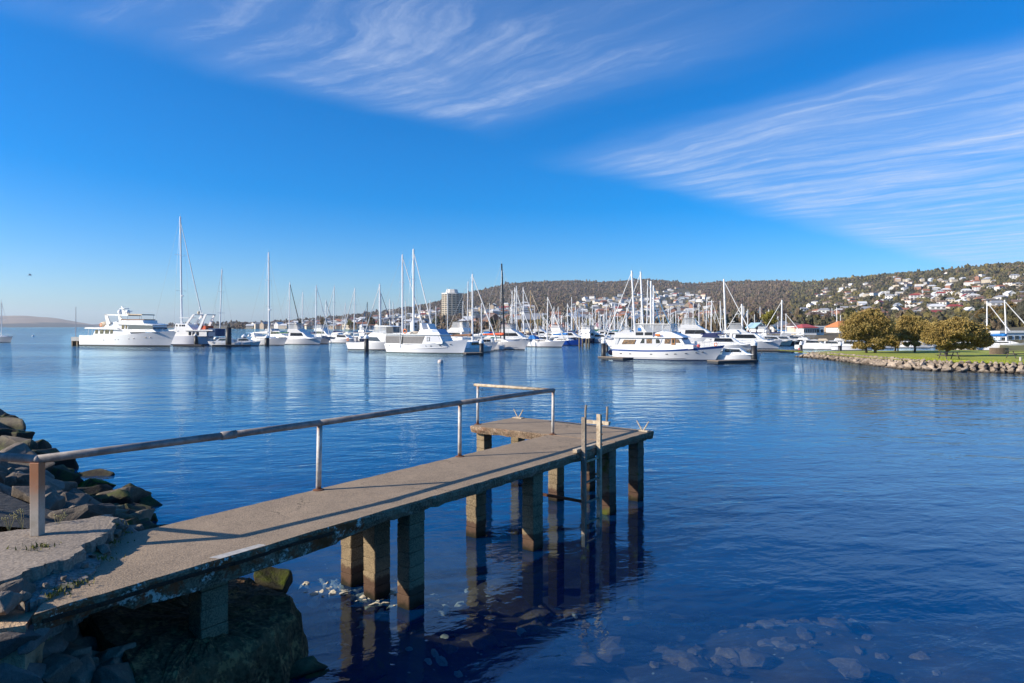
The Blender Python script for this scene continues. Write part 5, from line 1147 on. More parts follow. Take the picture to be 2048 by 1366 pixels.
for a, b_ in ((637, 665), (677, 695)): side_win('pilothouse_window', q.poly((a, 367), (b_, 367), (b_, 326), (a, 326)), 1.68, M_WIN, y1)
pf('windscreen', q.poly((704, 370), (704, 324), (966, 328), (974, 368)), 1.71, M_WIN, y1, 1.66)
pf('pilothouse_brow', q.poly((590, 318), (600, 306), (900, 308), (985, 322), (975, 328)), 1.9, M_WHITE, y1)
fb = pf('flybridge', q.poly((598, 310), (605, 272), (862, 272), (872, 312)), 1.6, M_WHITE, y1, 1.7); pf('bench_seat', q.poly((610, 274), (612, 260), (860, 262), (858, 274)), 1.35, M_BROWNC, fb)
pf('stack_fairing', q.poly((420, 350), (470, 300), (560, 285), (605, 330), (625, 368)), 1.3, M_WHITE, y1, 1.2)
for sg in (-1, 1): o = MB().prism(q.poly((446, 207), (474, 209), (510, 305), (470, 330)), 0.07).build('arch_leg', M_WHITE, y1); o.location = (0, sg * 1.5, 0)
ar = pf('arch_top', q.poly((446, 207), (450, 222), (700, 226), (700, 212)), 1.57, M_WHITE, y1)
for (x, z, R_) in ((505, 178, 24), (660, 182, 22)): c_ = q(x, z); rr = R_ / 5.389 * k; MB().lathe([(0.6 * rr, -rr * 1.25), (rr, -rr * 0.5), (rr, 0.1 * rr), (0.7 * rr, 0.75 * rr), (0, rr)], (c_[0], 0.75 if x < 600 else -0.75, c_[1]), 12).build('radar_dome', M_WHITE, y1, smooth=True)
ms = pf('signal_mast', q.poly((553, 118), (566, 122), (605, 206), (570, 206)), 0.09, M_WHITE, y1); pf('radar_scanner', q.poly((560, 150), (560, 143), (612, 143), (612, 150)), 0.6, M_WHITE, ms)
pf('light_bar', q.poly((580, 180), (580, 168), (650, 170), (650, 180)), 0.5, M_WHITE, ms)
bi = pf('bimini', q.poly((672, 212), (690, 203), (840, 208), (850, 220)), 1.5, M_CREAM, y1)
for x in (690, 838): a, b_ = q(x, 214), q(x - 6, 270); MB().tube((a[0], 1.4, a[1]), (b_[0], 1.4, b_[1]), .03).tube((a[0], -1.4, a[1]), (b_[0], -1.4, b_[1]), .03).build('bimini_pole', M_STEEL, bi)
c_ = q(385, 318); MB().blob((c_[0], 0, c_[1]), (1.35, 0.9, 0.62), 2, 0.06).build('dinghy_cover', M_CREAM, y1, smooth=True); c_ = q(405, 322); lifebuoy((c_[0], -1.5, c_[1]), 0.30, y1)
for x in (300, 340): a, b_ = q(x, 366), q(x - 10, 432); MB().tube((a[0], -2.0, a[1]), (b_[0], -2.0, b_[1]), .04).tube((a[0], 2.0, a[1]), (b_[0], 2.0, b_[1]), .04).build('roof_post', M_WHITE, y1)
for (x, z) in ((475, 484), (600, 480), (633, 478), (740, 471), (788, 467), (893, 458), (930, 456)):
    u, zz = q(x, z); fr_ = row(zabs=zz); bb = [p for p in fr_]; yy = interp(u, [(p[0], p[1]) for p in bb]); MB().box((u, -yy, zz), (0.32 if x > 700 else .22, 0.12, 0.16)).build('porthole', M_WIN, y1, bevel=0.05)
rail_loop(row(fr=1.0)[9:], 0.7, y1); a = q(1010, 398); MB().box((a[0] - .3, 0, a[1] + .2), (1.6, 1.4, 0.35), top=.8).build('foredeck_hatch', M_WHITE2, y1)
a = q(1150, 385); MB().box((a[0] - 0.1, 0, a[1] - 0.1), (0.9, 0.3, 0.2)).build('bow_pulpit', M_WHITE2, y1)

# --- blue striped motor yacht (right)
d = 84.8; k = d / FPX; q = ZC(1220, 620, 8.533, 1235.0, d, -.52); y2 = root_at('motor_yacht', 'white motor yacht with bold blue stripe and teak door at the pontoon', 'yacht', 1235, 719, d, -.52)
L = q(1960, 0)[0]; B = 4.0; hs_ = [(0, q(135, 658)[1]), (.3, q(660, 676)[1]), (.55, q(1120, 672)[1]), (.78, q(1550, 644)[1]), (1, q(1960, 600)[1])]
row = dressed_hull(y2, L, B, hs_, 0.085, M_WHITE, M_NAVY, M_STRIPE, boot=0.10, stripe=(0.82, 0.99), transom=.9, full=.5)
hw = 1.62
pf('deckhouse', q.poly((108, 662), (108, 600), (150, 462), (1262, 466), (1335, 580), (1480, 592), (1482, 655), (1100, 690), (600, 690)), hw, M_WHITE, y2, hw - .12)
side_win('aft_cut', q.poly((148, 578), (180, 480), (240, 480), (205, 578)), hw - .02, mat('pale_grey_screen', (0.5, 0.52, 0.54), 0.5), y2)
WARM = mat('warm_lit_cabin_window', (0.30, 0.17, 0.08), 0.15, 0.6, 6.0, spec=0.8, col2=(0.05, 0.035, 0.03))
side_win('saloon_window', q.poly((272, 578), (490, 578), (515, 503), (315, 503)), hw - .03, WARM, y2)
side_win('side_recess', q.poly((556, 600), (575, 628), (870, 628), (930, 570), (950, 498), (640, 490), (600, 520)), hw - .035, mat('recess_grey', (0.55, 0.56, 0.58), 0.6), y2)
for p_ in (((585, 562), (660, 562), (660, 492), (622, 492)), ((693, 566), (788, 566), (788, 491), (693, 491)), ((853, 564), (918, 562), (922, 530), (900, 496), (853, 495))): side_win('cabin_window', q.poly(*p_), hw - .02, WARM if p_[0][0] == 693 else M_WIN, y2)
side_win('wheelhouse_window', q.poly((992, 568), (1092, 568), (1092, 492), (1005, 490)), hw - .03, WARM, y2); side_win('wheelhouse_window', q.poly((1190, 555), (1262, 555), (1228, 496), (1190, 496)), hw - .03, WARM, y2)
dr = side_win('teak_door', q.poly((1112, 588), (1177, 588), (1177, 472), (1112, 472)), hw - .02, M_TEAK, y2); side_win('door_window', q.poly((1130, 560), (1158, 560), (1158, 495), (1130, 495)), hw + .004, M_WIN, dr)
pf('windscreen', q.poly((1262, 480), (1276, 478), (1336, 570), (1320, 574)), hw - .2, mat('blue_grey_glass', (0.12, 0.17, 0.25), 0.1, spec=.8), y2)
pf('upper_deck', q.poly((140, 468), (150, 452), (1300, 456), (1318, 468), (1290, 474)), hw + .12, M_WHITE, y2)
pf('canvas_bulwark', q.poly((158, 455), (162, 380), (800, 376), (800, 456)), hw + .02, mat('pale_canvas', (0.60, 0.61, 0.62), .8, .1, 2.0), y2)
for a in (515, 667): side_win('solar_panel', q.poly((a, 428), (a + 124, 428), (a + 124, 378), (a, 378)), hw + .03, M_PANEL, y2)
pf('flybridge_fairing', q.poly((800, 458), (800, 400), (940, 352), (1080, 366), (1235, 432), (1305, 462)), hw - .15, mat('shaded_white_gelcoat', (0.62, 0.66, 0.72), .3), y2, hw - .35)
pf('clear_enclosure', q.poly((508, 378), (508, 242), (1085, 244), (1118, 366), (930, 352), (800, 378)), hw - .22, M_CLEAR, y2, hw - .3); pf('enclosure_roof', q.poly((500, 244), (505, 230), (1088, 236), (1092, 248)), hw - .15, M_WHITE2, y2)
mb = MB()
for x in (508, 640, 800, 960, 1086):
    a, b_ = q(x, 240), q(x, 378 if x < 900 else 358)
    for sg in (-1, 1): mb.tube((a[0], sg * (hw - .26), a[1]), (b_[0], sg * (hw - .2), b_[1]), .035, .035, 6)
mb.build('enclosure_frame', M_WHITE2, y2)
pf('arch', q.poly((560, 262), (600, 262), (690, 378), (640, 378)), hw - .19, M_WHITE, y2); side_win('blue_panel', q.poly((540, 355), (592, 355), (592, 305), (540, 305)), hw - .2, M_SKYC, y2)
c_ = q(888, 424); MB().tube((c_[0] - .28, -hw - .08, c_[1]), (c_[0] + .28, -hw - .08, c_[1]), .14, .14, 10).build('orange_life_raft', M_ORANGE, y2)
c_ = q(1525, 612); MB().blob((c_[0], -.5, c_[1]), (.22, .3, .25), 1, .2).build('red_anchor_buoy', mat('coral_red_plastic', (0.6, 0.09, 0.08), .5), y2); c_ = q(1812, 602); lifebuoy((c_[0], -.3, c_[1] + .1), .17, y2)
for (x, z) in ((272, 735), (430, 740), (785, 745), (1045, 745), (1180, 742), (1350, 735), (1510, 723), (1607, 713)):
    u, zz = q(x, z); yy = interp(u, [(p[0], p[1]) for p in row(zabs=zz)]); MB().box((u, -yy + .01, zz), (0.30, 0.08, 0.10)).build('porthole', M_WIN, y2, bevel=0.03)
MB().path([(p[0], -p[1] - .02, p[2]) for p in row(zabs=q(600, 800)[1])[:12]], .03, 5).build('rubbing_strake', M_GREYC, y2)
rail_loop(row(fr=1.0)[10:], 0.55, y2)
mb = MB(); a = q(60, 690)
for i in range(2): mb.tube((-0.2, -.6 + i * 1.2, .5), (-.9, -.6 + i * 1.2, 1.5), .04)
mb.tube((-.9, -.6, 1.5), (-.9, .6, 1.5), .04).build('stern_davit', M_STEEL, y2); MB().blob((-.75, 0, .75), (.35, 1.1, .4), 2).build('blue_tender', M_DBLUE, y2)

# --- white enclosed trawler (centre)
d = 105.0; k = d / FPX; q = ZC(690, 600, 7.585, 780.0, d, -.48); y3 = root_at('trawler_cruiser', 'white displacement cruiser with grey mesh screened cabin and orange lifebuoy', 'boat', 780, 706, d, -.48)
L = q(1862, 0)[0]; B = 3.7; hs_ = [(0, q(690, 660)[1]), (.35, q(1080, 672)[1]), (.6, q(1380, 655)[1]), (1, q(1862, 598)[1])]
row = dressed_hull(y3, L, B, hs_, 0.05, mat('matt_white_hull', (0.76, 0.77, 0.78), .4, .06, .5), mat('green_boot', (0.05, 0.07, 0.06), .6), boot=.12, transom=.8, full=.45, stern_rake=.4)
MB().path([(p[0], -p[1] - .03, p[2]) for p in row(fr=.52)[:14]], .045, 5).build('rubbing_strake', M_WHITE2, y3)
hw = 1.5
pf('cabin', q.poly((700, 670), (705, 524), (1515, 530), (1562, 628), (1560, 660)), hw, M_WHITE, y3, hw - .08); pf('cabin_roof', q.poly((690, 522), (700, 508), (1525, 516), (1540, 530)), hw + .15, M_WHITE, y3)
side_win('mesh_screen', q.poly((705, 662), (930, 664), (935, 545), (708, 545)), hw - .03, M_SCREEN, y3); side_win('mesh_screen', q.poly((960, 664), (1255, 664), (1290, 548), (965, 548)), hw - .03, M_SCREEN, y3)
side_win('mesh_screen', q.poly((935, 664), (960, 664), (975, 548), (950, 548)), hw - .02, M_BOOT, y3)
side_win('front_screen', q.poly((1300, 640), (1540, 632), (1500, 545), (1320, 545)), hw - .03, mat('pale_lilac_screen', (0.52, 0.53, 0.58), .5), y3); w_ = side_win('wheelhouse_window', q.poly((1330, 622), (1372, 622), (1372, 562), (1330, 562)), hw - .01, M_WIN, y3); side_win('window_pane', q.poly((1338, 615), (1364, 615), (1364, 569), (1338, 569)), hw + .012, mat('pale_glass', (.45, .48, .52), .2), w_)
fb = pf('flybridge', q.poly((1170, 518), (1200, 452), (1450, 442), (1505, 520)), 1.25, M_WHITE, y3, 1.1); pf('flybridge_screen', q.poly((1380, 452), (1455, 440), (1512, 516), (1400, 522)), 1.2, mat('blue_grey_vinyl', (.36, .42, .55), .4), fb)
pf('fairing_arm', q.poly((1186, 352), (1212, 350), (1240, 470), (1196, 470)), .9, M_WHITE, y3); pf('fairing_arm', q.poly((1290, 366), (1306, 360), (1345, 448), (1320, 456)), .9, M_WHITE, y3)
c_ = q(1060, 498); MB().blob((c_[0], 0, c_[1]), (1.0, .9, .28), 2, .08).build('dinghy_cover', M_CREAM, y3, smooth=True); c_ = q(1000, 482); lifebuoy((c_[0], -1.5, c_[1] + .1), .30, y3)
a, b_ = q(940, 398), q(938, 715); MB().tube((b_[0], -hw - .25, b_[1]), (a[0], -hw - .2, a[1]), .05, .04).build('davit_post', M_WHITE2, y3)
for (x, z) in ((770, 690), (1325, 694), (1390, 694), (1510, 687), (1645, 672)): u, zz = q(x, z); yy = interp(u, [(p[0], p[1]) for p in row(zabs=zz)]); MB().box((u, -yy, zz), (.28 if x > 1380 else .12, .1, .12)).build('porthole', M_WIN, y3, bevel=.03)
rail_loop(row(fr=1.0)[12:], .5, y3)

# --- flybridge cruiser behind it
d = 117.5; k = d / FPX; q = ZC(690, 600, 7.585, 704.0, d, -.45); y4 = root_at('flybridge_cruiser', 'white flybridge cruiser with clear covers moored behind the screened cruiser', 'boat', 704, 702, d, -.45)
L = 11.5; row = dressed_hull(y4, L, 3.6, [(0, q(110, 640)[1]), (.5, q(500, 638)[1]), (1, q(700, 625)[1])], .08, M_WHITE, boot=.16, transom=.9, full=.5, stern_rake=.35, deckm=M_TEAK)
pf('cabin', q.poly((355, 645), (420, 540), (700, 536), (900, 640)), 1.45, M_WHITE, y4, 1.3); side_win('cabin_window', q.poly((385, 612), (622, 628), (560, 562), (430, 558)), 1.42, M_WIN, y4, hw1=1.35, zl=q(500, 628)[1], zh=q(500, 558)[1])
pf('flybridge', q.poly((400, 545), (480, 490), (640, 498), (760, 545)), 1.35, M_WHITE, y4); pf('clear_cover', q.poly((480, 492), (515, 402), (690, 402), (690, 500)), 1.2, M_CLEAR, y4); pf('dark_cover', q.poly((692, 500), (692, 404), (790, 410), (800, 500)), 1.19, mat('smoked_vinyl', (.10, .10, .11), .3, alpha=.8), y4); pf('cover_roof', q.poly((500, 402), (520, 386), (690, 388), (795, 404), (690, 406)), 1.25, M_WHITE, y4)
mb = MB(); a0 = q(50, 512); 
for sg in (-1, 1): mb.tube((.2, sg * 1.4, 2.9), (3.6, sg * 1.4, 2.9), .03).tube((.4, sg * 1.4, 1.5), (.4, sg * 1.4, 2.9), .03).tube((2.0, sg * 1.4, 1.5), (2.0, sg * 1.4, 2.9), .03)
mb.build('cockpit_frame', M_WHITE2, y4); lifebuoy((.35, -1.55, 1.75), .22, y4); MB().box((1.3, -.6, 1.75), (.5, .5, .7)).build('cockpit_locker', M_GREYC, y4); rail_loop(row(fr=1.0)[11:], .5, y4)

# --- arch cruiser behind the left yacht's bow
d = 141.0; k = d / FPX; y5 = root_at('arch_cruiser', 'white cruiser with twin slanted radar arches behind the large yacht bow', 'boat', 342, 691, d + 8, -.3)
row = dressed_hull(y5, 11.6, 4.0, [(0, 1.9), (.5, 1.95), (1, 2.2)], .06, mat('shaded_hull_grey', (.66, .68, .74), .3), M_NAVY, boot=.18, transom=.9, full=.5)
pf('cabin', [(1.2, 1.9), (2.2, 2.6), (2.6, 4.7), (5.8, 4.5), (7.2, 3.4), (8.6, 1.95)], 1.6, M_WHITE, y5, 1.4)
for a in (2.75, 3.65, 4.25, 4.75): side_win('upper_window', rect(a, 3.85, a + .42, 4.4), 1.43, M_WIN, y5)
for a in (6.3, 7.3, 8.3): side_win('saloon_window', rect(a, 2.1, a + .62, 2.85), 1.6, M_WIN, y5)
pf('saloon', [(5.6, 1.9), (5.6, 3.1), (11.0, 3.1), (11.0, 1.9)], 1.55, M_WHITE, y5); pf('saloon_roof', [(5.4, 3.05), (5.6, 3.3), (12.6, 3.3), (12.8, 3.05)], 1.75, M_WHITE, y5)
for (x0, x1) in ((5.0, 7.4), (8.4, 10.6)):
    for sg in (-1, 1): o = MB().prism([(x0, 4.4 if x0 < 6 else 3.3), (x0 + .7, 4.4 if x0 < 6 else 3.3), (x1 + .2, 6.6), (x1 - .3, 6.6)], .08).build('arch_leg', M_WHITE, y5); o.location = (0, sg * 1.3, 0)
    MB().box((x1, 0, 6.55), (.5, 2.75, .2)).build('arch_top', M_WHITE, y5)
MB().box((4.6, 0, 5.9), (2.6, 2.2, .12)).build('hardtop', M_WHITE, y5); MB().blob((7.5, 0, 7.0), (.3, .3, .38), 2).build('horn_light', M_CREAM, y5); MB().box((8.3, 0, 6.9), (.9, .15, .12)).build('radar_scanner', M_WHITE, y5)
MB().box((9.6, 0, 3.75), (1.6, 2.4, .8)).build('orange_canvas', M_REDC, y5); pf('blue_canopy', [(11.4, 1.9), (11.4, 3.6), (13.2, 3.5), (13.2, 1.9)], 1.5, mat('deep_blue_canvas', (.01, .05, .13), .8), y5); rail_loop(row(fr=1.0)[10:], .6, y5)

# --- generic craft ------------------------------------------------
HCACHE = {}
def cached(key, fn):
    if key not in HCACHE: HCACHE[key] = fn()
    return HCACHE[key]
def hull_meshes(L, B, hb, kind):
    def mk():
        sh = [(0, hb * .92), (.4, hb * .88), (1, hb * 1.25)]; row, n = hull_grid(L, B, sh, .09 if kind == 'sail' else .07, transom=.55 if kind == 'sail' else .9, full=.45, ns=12, fine=1.9)
        top = row(fr=1.0); inn = [(x, max(0, b_ - .03), z - .04) for x, b_, z in top]; nn = len(inn); rl = MB()
        for sg in (-1, 1):
            P_ = [(x, sg * max(0, b_ - .05), z) for x, b_, z in top][::2]
            for a, b_ in zip(P_, P_[1:]): rl.tube((a[0], a[1], a[2] + .6), (b_[0], b_[1], b_[2] + .6), .016, .016, 4)
            for p in P_: rl.tube(p, (p[0], p[1], p[2] + .6), .014, .014, 4)
        return (skin([row(zabs=-.3), row(zabs=.09)]), skin([row(zabs=.09), row(fr=.4), row(fr=.68), row(fr=.84)]), skin([row(fr=.84), row(fr=.93)]), skin([row(fr=.93), row(fr=1.0)]), MB().add([(x, -b_, z) for x, b_, z in inn] + [(x, b_, z) for x, b_, z in inn], [(i, i + 1, nn + i + 1, nn + i) for i in range(nn - 1)]), rl)
    return cached((L, B, hb, kind), mk)
def mkm(key, name, mb, m_, **kw): return cached((key, name, m_.name), lambda: mb.mesh(name, m_, **kw))
HULLM = {'white': M_WHITE, 'cream': mat('cream_paint', (.66, .60, .47), .35), 'navy': M_NAVY, 'blue': M_BLUE, 'black': M_BLACK, 'grey': mat('grey_paint', (.40, .42, .45), .35), 'red': M_RED, 'green': mat('green_paint', (.02, .10, .06), .3)}
COVM = {'white': M_SAILW, 'navy': M_DBLUE, 'bright blue': M_SKYC, 'teal': M_TEAL, 'green': M_GREENC, 'brown': M_BROWNC, 'cream': M_CREAM, 'orange red': M_REDC, 'grey': M_GREYC, 'black': mat('black_canvas', (.02, .02, .022), .8)}
MASTM = {'white': mat('white_mast', (.80, .80, .79), .4), 'silver': M_ALU, 'black': M_CARBON, 'wooden': M_WOODM}
rb = random.Random(99)
def sailboat(x, d, mast_top, label, L=10.5, hull='white', cover='navy', mast='white', yaw=0.0, lean=0.0, furl='white', rake=0.0, group='sailing boats in the marina', radar=False, dodger=None, stripe=None, mast_r=None):
    """x is the mast's place in the photograph; mast_top its height above the water"""
    yaw -= .5; X = (x - 1024) / FPX * d; B = round(L * .3, 1); hb = round(.095 * L + .15, 2); ax = L * .56
    o = thing('sailing_boat', label, 'sailing boat', (X - ax * math.cos(yaw), d - ax * math.sin(yaw), 0), yaw, group); o.rotation_euler[0] = lean
    key = (L, B, hb); bo, hu, st, gu, dk, rl = hull_meshes(L, B, hb, 'sail'); hm = HULLM[hull]
    link('boot_stripe', mkm(key, 'boot_stripe', bo, M_BOOT), o); link('hull', mkm(key, 'hull', hu, hm, smooth=True), o); link('sheer_stripe', mkm(key, 'sheer_stripe', st, stripe or hm), o); link('gunwale', mkm(key, 'gunwale', gu, hm), o); link('deck', mkm(key, 'deck', dk, M_WHITE2), o); link('guard_rail', mkm(key, 'guard_rail', rl, M_STEEL), o)
    cab = MB().prism([(L * .22, hb * .85), (L * .26, hb + .42), (L * .60, hb + .40), (L * .74, hb * .95)], L * .105, L * .085); ca = link('cabin', mkm(key, 'cabin', cab, M_WHITE2), o)
    win = cached((key, 'win'), lambda: MB().box((L * .44, -L * .098, hb + .18), (L * .24, .05, .16)).box((L * .44, L * .098, hb + .18), (L * .24, .05, .16)).mesh('cabin_window', M_WIN)); link('cabin_window', win, ca)
    H = mast_top; r0 = (mast_r * 1.3 if mast_r else 0.10 + .0026 * H); mm = MASTM[mast]; mx = ax - rake * H
    ma = MB().tube((ax, 0, hb * .8), (mx, 0, H), r0, r0 * .72, 8).build('mast', mm, o)
    for f_ in ((.42, .70) if H > 13 else (.55,)):
        xx = ax + (mx - ax) * f_; MB().tube((xx - .1, -L * .085, H * f_), (xx - .1, L * .085, H * f_), .035, .035, 5).build('spreader', mm, ma)
    MB().tube((mx, 0, H), (mx - .05, 0, H + .7), .012, .012, 4).build('masthead_aerial', M_WIRE, ma)
    rg = MB()
    for sg in (-1, 1):
        rg.tube((ax - .1, sg * L * .13, hb), (ax - .1, sg * L * .085, H * .55), .014, .014, 4).tube((ax - .1, sg * L * .085, H * .55), (mx, 0, H * .97), .014, .014, 4)
    rg.tube((.2, 0, hb * 1.1), (mx, 0, H), .014, .014, 4).build('rigging', M_WIRE, o)
    if furl: MB().tube((L * .97, 0, hb * 1.45), (mx + .1, 0, H * .96), .12, .06, 6).build('furled_headsail', COVM[furl], o)
    else: MB().tube((L * .98, 0, hb * 1.3), (mx, 0, H * .97), .018, .018, 4).build('forestay', M_WIRE, o)
    bz = hb + 1.05; bl = L * .40; MB().tube((ax, 0, bz), (ax - bl, 0, bz + .12), .06, .06, 6).build('boom', mm, o)
    if cover:
        n_ = 6; vs = []
        sc_ = MB()
        for i in range(n_): f0, f1 = i / n_, (i + 1) / n_; sc_.tube((ax - bl * f0 * .97, 0, bz + .30 - .14 * f0 + .05), (ax - bl * f1 * .97, 0, bz + .30 - .14 * f1 + .05), .27 - .13 * f0, .27 - .13 * f1, 7, cap=(i in (0, n_ - 1)))
        sc_.build('sail_cover', COVM[cover], o, smooth=True)
    if dodger: MB().prism([(L * .14, hb + .5), (L * .18, hb + 1.25), (L * .28, hb + 1.2), (L * .33, hb + .45)], L * .10, L * .085).build('spray_dodger', COVM[dodger], o)
    if radar: MB().lathe([(.0, -.12), (.26, -.12), (.28, 0), (.2, .1), (0, .13)], (mx * .38 + ax * .62 + .4, 0, H * .38), 10).build('radar_dome', M_WHITE, ma)
    return o
def cruiser(x, d, label, L=9.0, hull='white', fly=True, yaw=0.0, canopy=None, group='motor boats in the marina', stripe=None):
    yaw -= .5; X = (x - 1024) / FPX * d; B = round(L * .33, 1); hb = round(.11 * L + .1, 2)
    o = thing('motor_boat', label, 'motor boat', (X - L / 2 * math.cos(yaw), d - L / 2 * math.sin(yaw), 0), yaw, group); key = (L, B, hb, 'm'); bo, hu, st, gu, dk, rl = hull_meshes(L, B, hb, 'motor'); hm = HULLM[hull]
    link('boot_stripe', mkm(key, 'boot_stripe', bo, M_BOOT), o); link('hull', mkm(key, 'hull', hu, hm, smooth=True), o); link('sheer_stripe', mkm(key, 'sheer_stripe', st, stripe or hm), o); link('gunwale', mkm(key, 'gunwale', gu, hm), o); link('deck', mkm(key, 'deck', dk, M_WHITE2), o); link('guard_rail', mkm(key, 'guard_rail', rl, M_STEEL), o)
    ch = .13 * L; w0 = L * .125
    ca = link('cabin', mkm(key, 'cabin', MB().prism([(L * .22, hb * .85), (L * .25, hb + ch), (L * .58, hb + ch), (L * .72, hb + ch * .25), (L * .86, hb)], w0, w0 * .85), M_WHITE), o)
    link('cabin_window', cached((key, 'w'), lambda: (lambda mb: [mb.add([(x_, sg * (w0 * .95), z_) for x_, z_ in ((L * .28, hb + ch * .40), (L * .62, hb + ch * .40), (L * .565, hb + ch * .88), (L * .29, hb + ch * .88))] + [(x_, sg * w0 * .8, z_) for x_, z_ in ((L * .28, hb + ch * .40), (L * .62, hb + ch * .40), (L * .565, hb + ch * .88), (L * .29, hb + ch * .88))], [(0, 1, 2, 3), (0, 4, 5, 1), (1, 5, 6, 2), (2, 6, 7, 3), (3, 7, 4, 0)]) for sg in (-1, 1)] and mb)(MB()).mesh('cabin_window', M_WIN)), ca)
    if fly:
        f_ = link('flybridge', mkm(key, 'flybridge', MB().prism([(L * .20, hb + ch), (L * .22, hb + ch * 1.5), (L * .46, hb + ch * 1.5), (L * .56, hb + ch)], w0 * .9, w0 * .95), M_WHITE), o)
        link('fly_cover', mkm(key, 'fly_cover', MB().prism([(L * .23, hb + ch * 1.5), (L * .25, hb + ch * 2.3), (L * .42, hb + ch * 2.3), (L * .46, hb + ch * 1.5)], w0 * .85), M_CLEAR), f_); link('fly_roof', mkm(key, 'fly_roof', MB().box((L * .33, 0, hb + ch * 2.33), (L * .24, w0 * 2, .08)), COVM[canopy] if canopy else M_WHITE), f_)
        link('aerial', mkm(key, 'aerial', MB().tube((L * .3, 0, hb + ch * 2.3), (L * .27, 0, hb + ch * 2.3 + 2.2), .02, .01, 4).box((L * .3, 0, hb + ch * 2.6), (.5, .1, .08)), M_WHITE2), f_)
    elif canopy: link('canopy', mkm(key, 'canopy', MB().prism([(L * .06, hb + ch * 1.0), (L * .10, hb + ch * 1.45), (L * .30, hb + ch * 1.45), (L * .36, hb + ch)], w0), COVM[canopy]), o); 
    return o
# --- individually recognisable sailing boats: x of mast, top line, distance ...
def Ht(y, d): return EYE + (HZ - y) / FPX * d
S = sailboat
G1 = None
S(364, 150, Ht(433, 150), 'big white sloop with the tallest mast behind the large motor yacht', 17, 'white', 'white', 'white', .12, rake=.018, furl='white', radar=True, mast_r=.17, group=G1)
S(439, 152, Ht(539, 152), 'white sloop with raked silver mast between the radar arches', 11, 'white', None, 'white', math.pi - .1, rake=.055, furl=None, group=G1)
S(538, 146, Ht(505, 146), 'white catamaran like cruising yacht with long pale boom cover beside black pile', 12.5, 'white', 'white', 'white', .03, rake=.005, furl=None, radar=True, mast_r=.15, group=G1, dodger='white')
S(578, 165, Ht(565, 165), 'white sloop with black hull lettering and dark rolled headsail', 10.5, 'white', 'green', 'white', .05, furl='black', rake=-.02, group=G1)
S(604, 175, Ht(584, 175), 'small ketch with radar dome on its mizzen behind green sail covers', 10, 'cream', 'green', 'white', .1, rake=-.02, radar=True, furl=None, group=G1)
S(631, 158, Ht(571, 158), 'grey white sloop with two mast radars behind the orange cluttered deck', 10.5, 'grey', 'navy', 'white', .08, rake=-.02, radar=True, furl='white', group=G1)
S(667, 190, Ht(572, 190), 'white sloop with slim mast behind the navy hulled workboat', 11, 'navy', 'navy', 'silver', math.pi, rake=.02, furl='white', group=G1)
S(708, 170, Ht(576, 170), 'sloop with furled sail sloping left just past the navy covered boom', 10.5, 'white', 'navy', 'white', math.pi - .1, rake=.02, furl='white', group=G1)
S(760, 160, Ht(568, 160), 'sloop with thick white mast behind the flybridge cruiser', 11, 'white', 'white', 'white', math.pi + .1, rake=-.006, furl='white', mast_r=.16, group=G1)
S(805, 128, Ht(509, 128), 'tall ketch foremast with pale rolled headsail behind the screened cruiser', 12.5, 'white', 'white', 'white', .15, furl='white', mast_r=.15, group=G1)
S(827, 122, Ht(498, 122), 'tallest central sloop with heavy white mast behind the screened cruiser', 12.5, 'white', 'white', 'white', -.1, furl='white', mast_r=.17, group=G1)
S(945, 112, Ht(548, 112), 'white sloop with tan sail cover right beside the screened cruiser bow', 11, 'white', 'brown', 'white', .05, furl='white', mast_r=.13, group=G1)
S(934, 170, Ht(563, 170), 'white sloop with slim mast in front of the hotel tower', 11, 'white', 'grey', 'white', .2, furl=None, rake=-.02, group=G1)
S(895, 180, Ht(577, 180), 'dark masted sloop in front of the middle of the hotel tower', 10.5, 'white', 'navy', 'silver', .1, furl=None, group=G1)
S(963, 130, Ht(606, 130), 'small white sloop with short mast in front of the white hall', 8.5, 'white', 'white', 'white', .1, furl=None, group=G1)
S(1009, 119, Ht(527, 119), 'white racing yacht with tall black carbon mast and orange red sail cover', 12.0, 'white', 'orange red', 'black', -.08, rake=.04, furl=None, mast_r=.14, group=G1, stripe=None)
S(1001.5, 140, Ht(570, 140), 'second slimmer black masted yacht beside the racing yacht', 10, 'white', 'navy', 'black', .1, furl=None, group=G1)
S(1061, 165, Ht(580, 165), 'classic yacht with varnished wooden mast and black hull', 12, 'black', 'cream', 'wooden', .05, furl='cream', group=G1)
S(1076, 150, Ht(632, 150), 'small gaffer with short wooden mast beside the black hulled yacht', 9, 'black', 'navy', 'wooden', .0, furl=None, group=G1)
S(1094, 133, Ht(594, 133), 'white sloop with bright blue dodger moored alone beside the blue hulled boat', 9, 'white', None, 'white', .0, rake=-.02, furl='white', dodger='bright blue', group=G1)
S(1135, 145, Ht(607, 145), 'sloop with royal blue hull and turquoise boom cover beside timber piles', 9, 'blue', 'bright blue', 'white', .0, furl='white', group=G1)
S(1155, 185, Ht(625, 185), 'yacht with yellow varnished mast and brown hull beyond the timber piles', 10, 'navy', 'navy', 'wooden', .1, furl=None, group=G1)
S(1271, 118, Ht(541, 118), 'tall sloop with white mast leaning right behind the striped yacht stern', 13, 'white', 'teal', 'white', math.pi + .05, rake=-.05, furl='white', mast_r=.15, group=G1)
S(1287, 126, Ht(543, 126), 'tall white masted yacht directly behind the striped yacht flybridge', 13, 'white', 'white', 'white', math.pi - .1, rake=-.04, furl='white', mast_r=.16, group=G1)
S(1302, 132, Ht(562, 132), 'ketch mast pair with many spreaders behind the clear enclosure', 12, 'white', 'navy', 'white', .1, furl=None, mast_r=.17, group=G1)
S(1307, 140, Ht(571, 140), 'yacht with turquoise rolled headsail behind the clear enclosure', 11, 'white', 'navy', 'white', .05, furl='teal', mast_r=.16, group=G1)
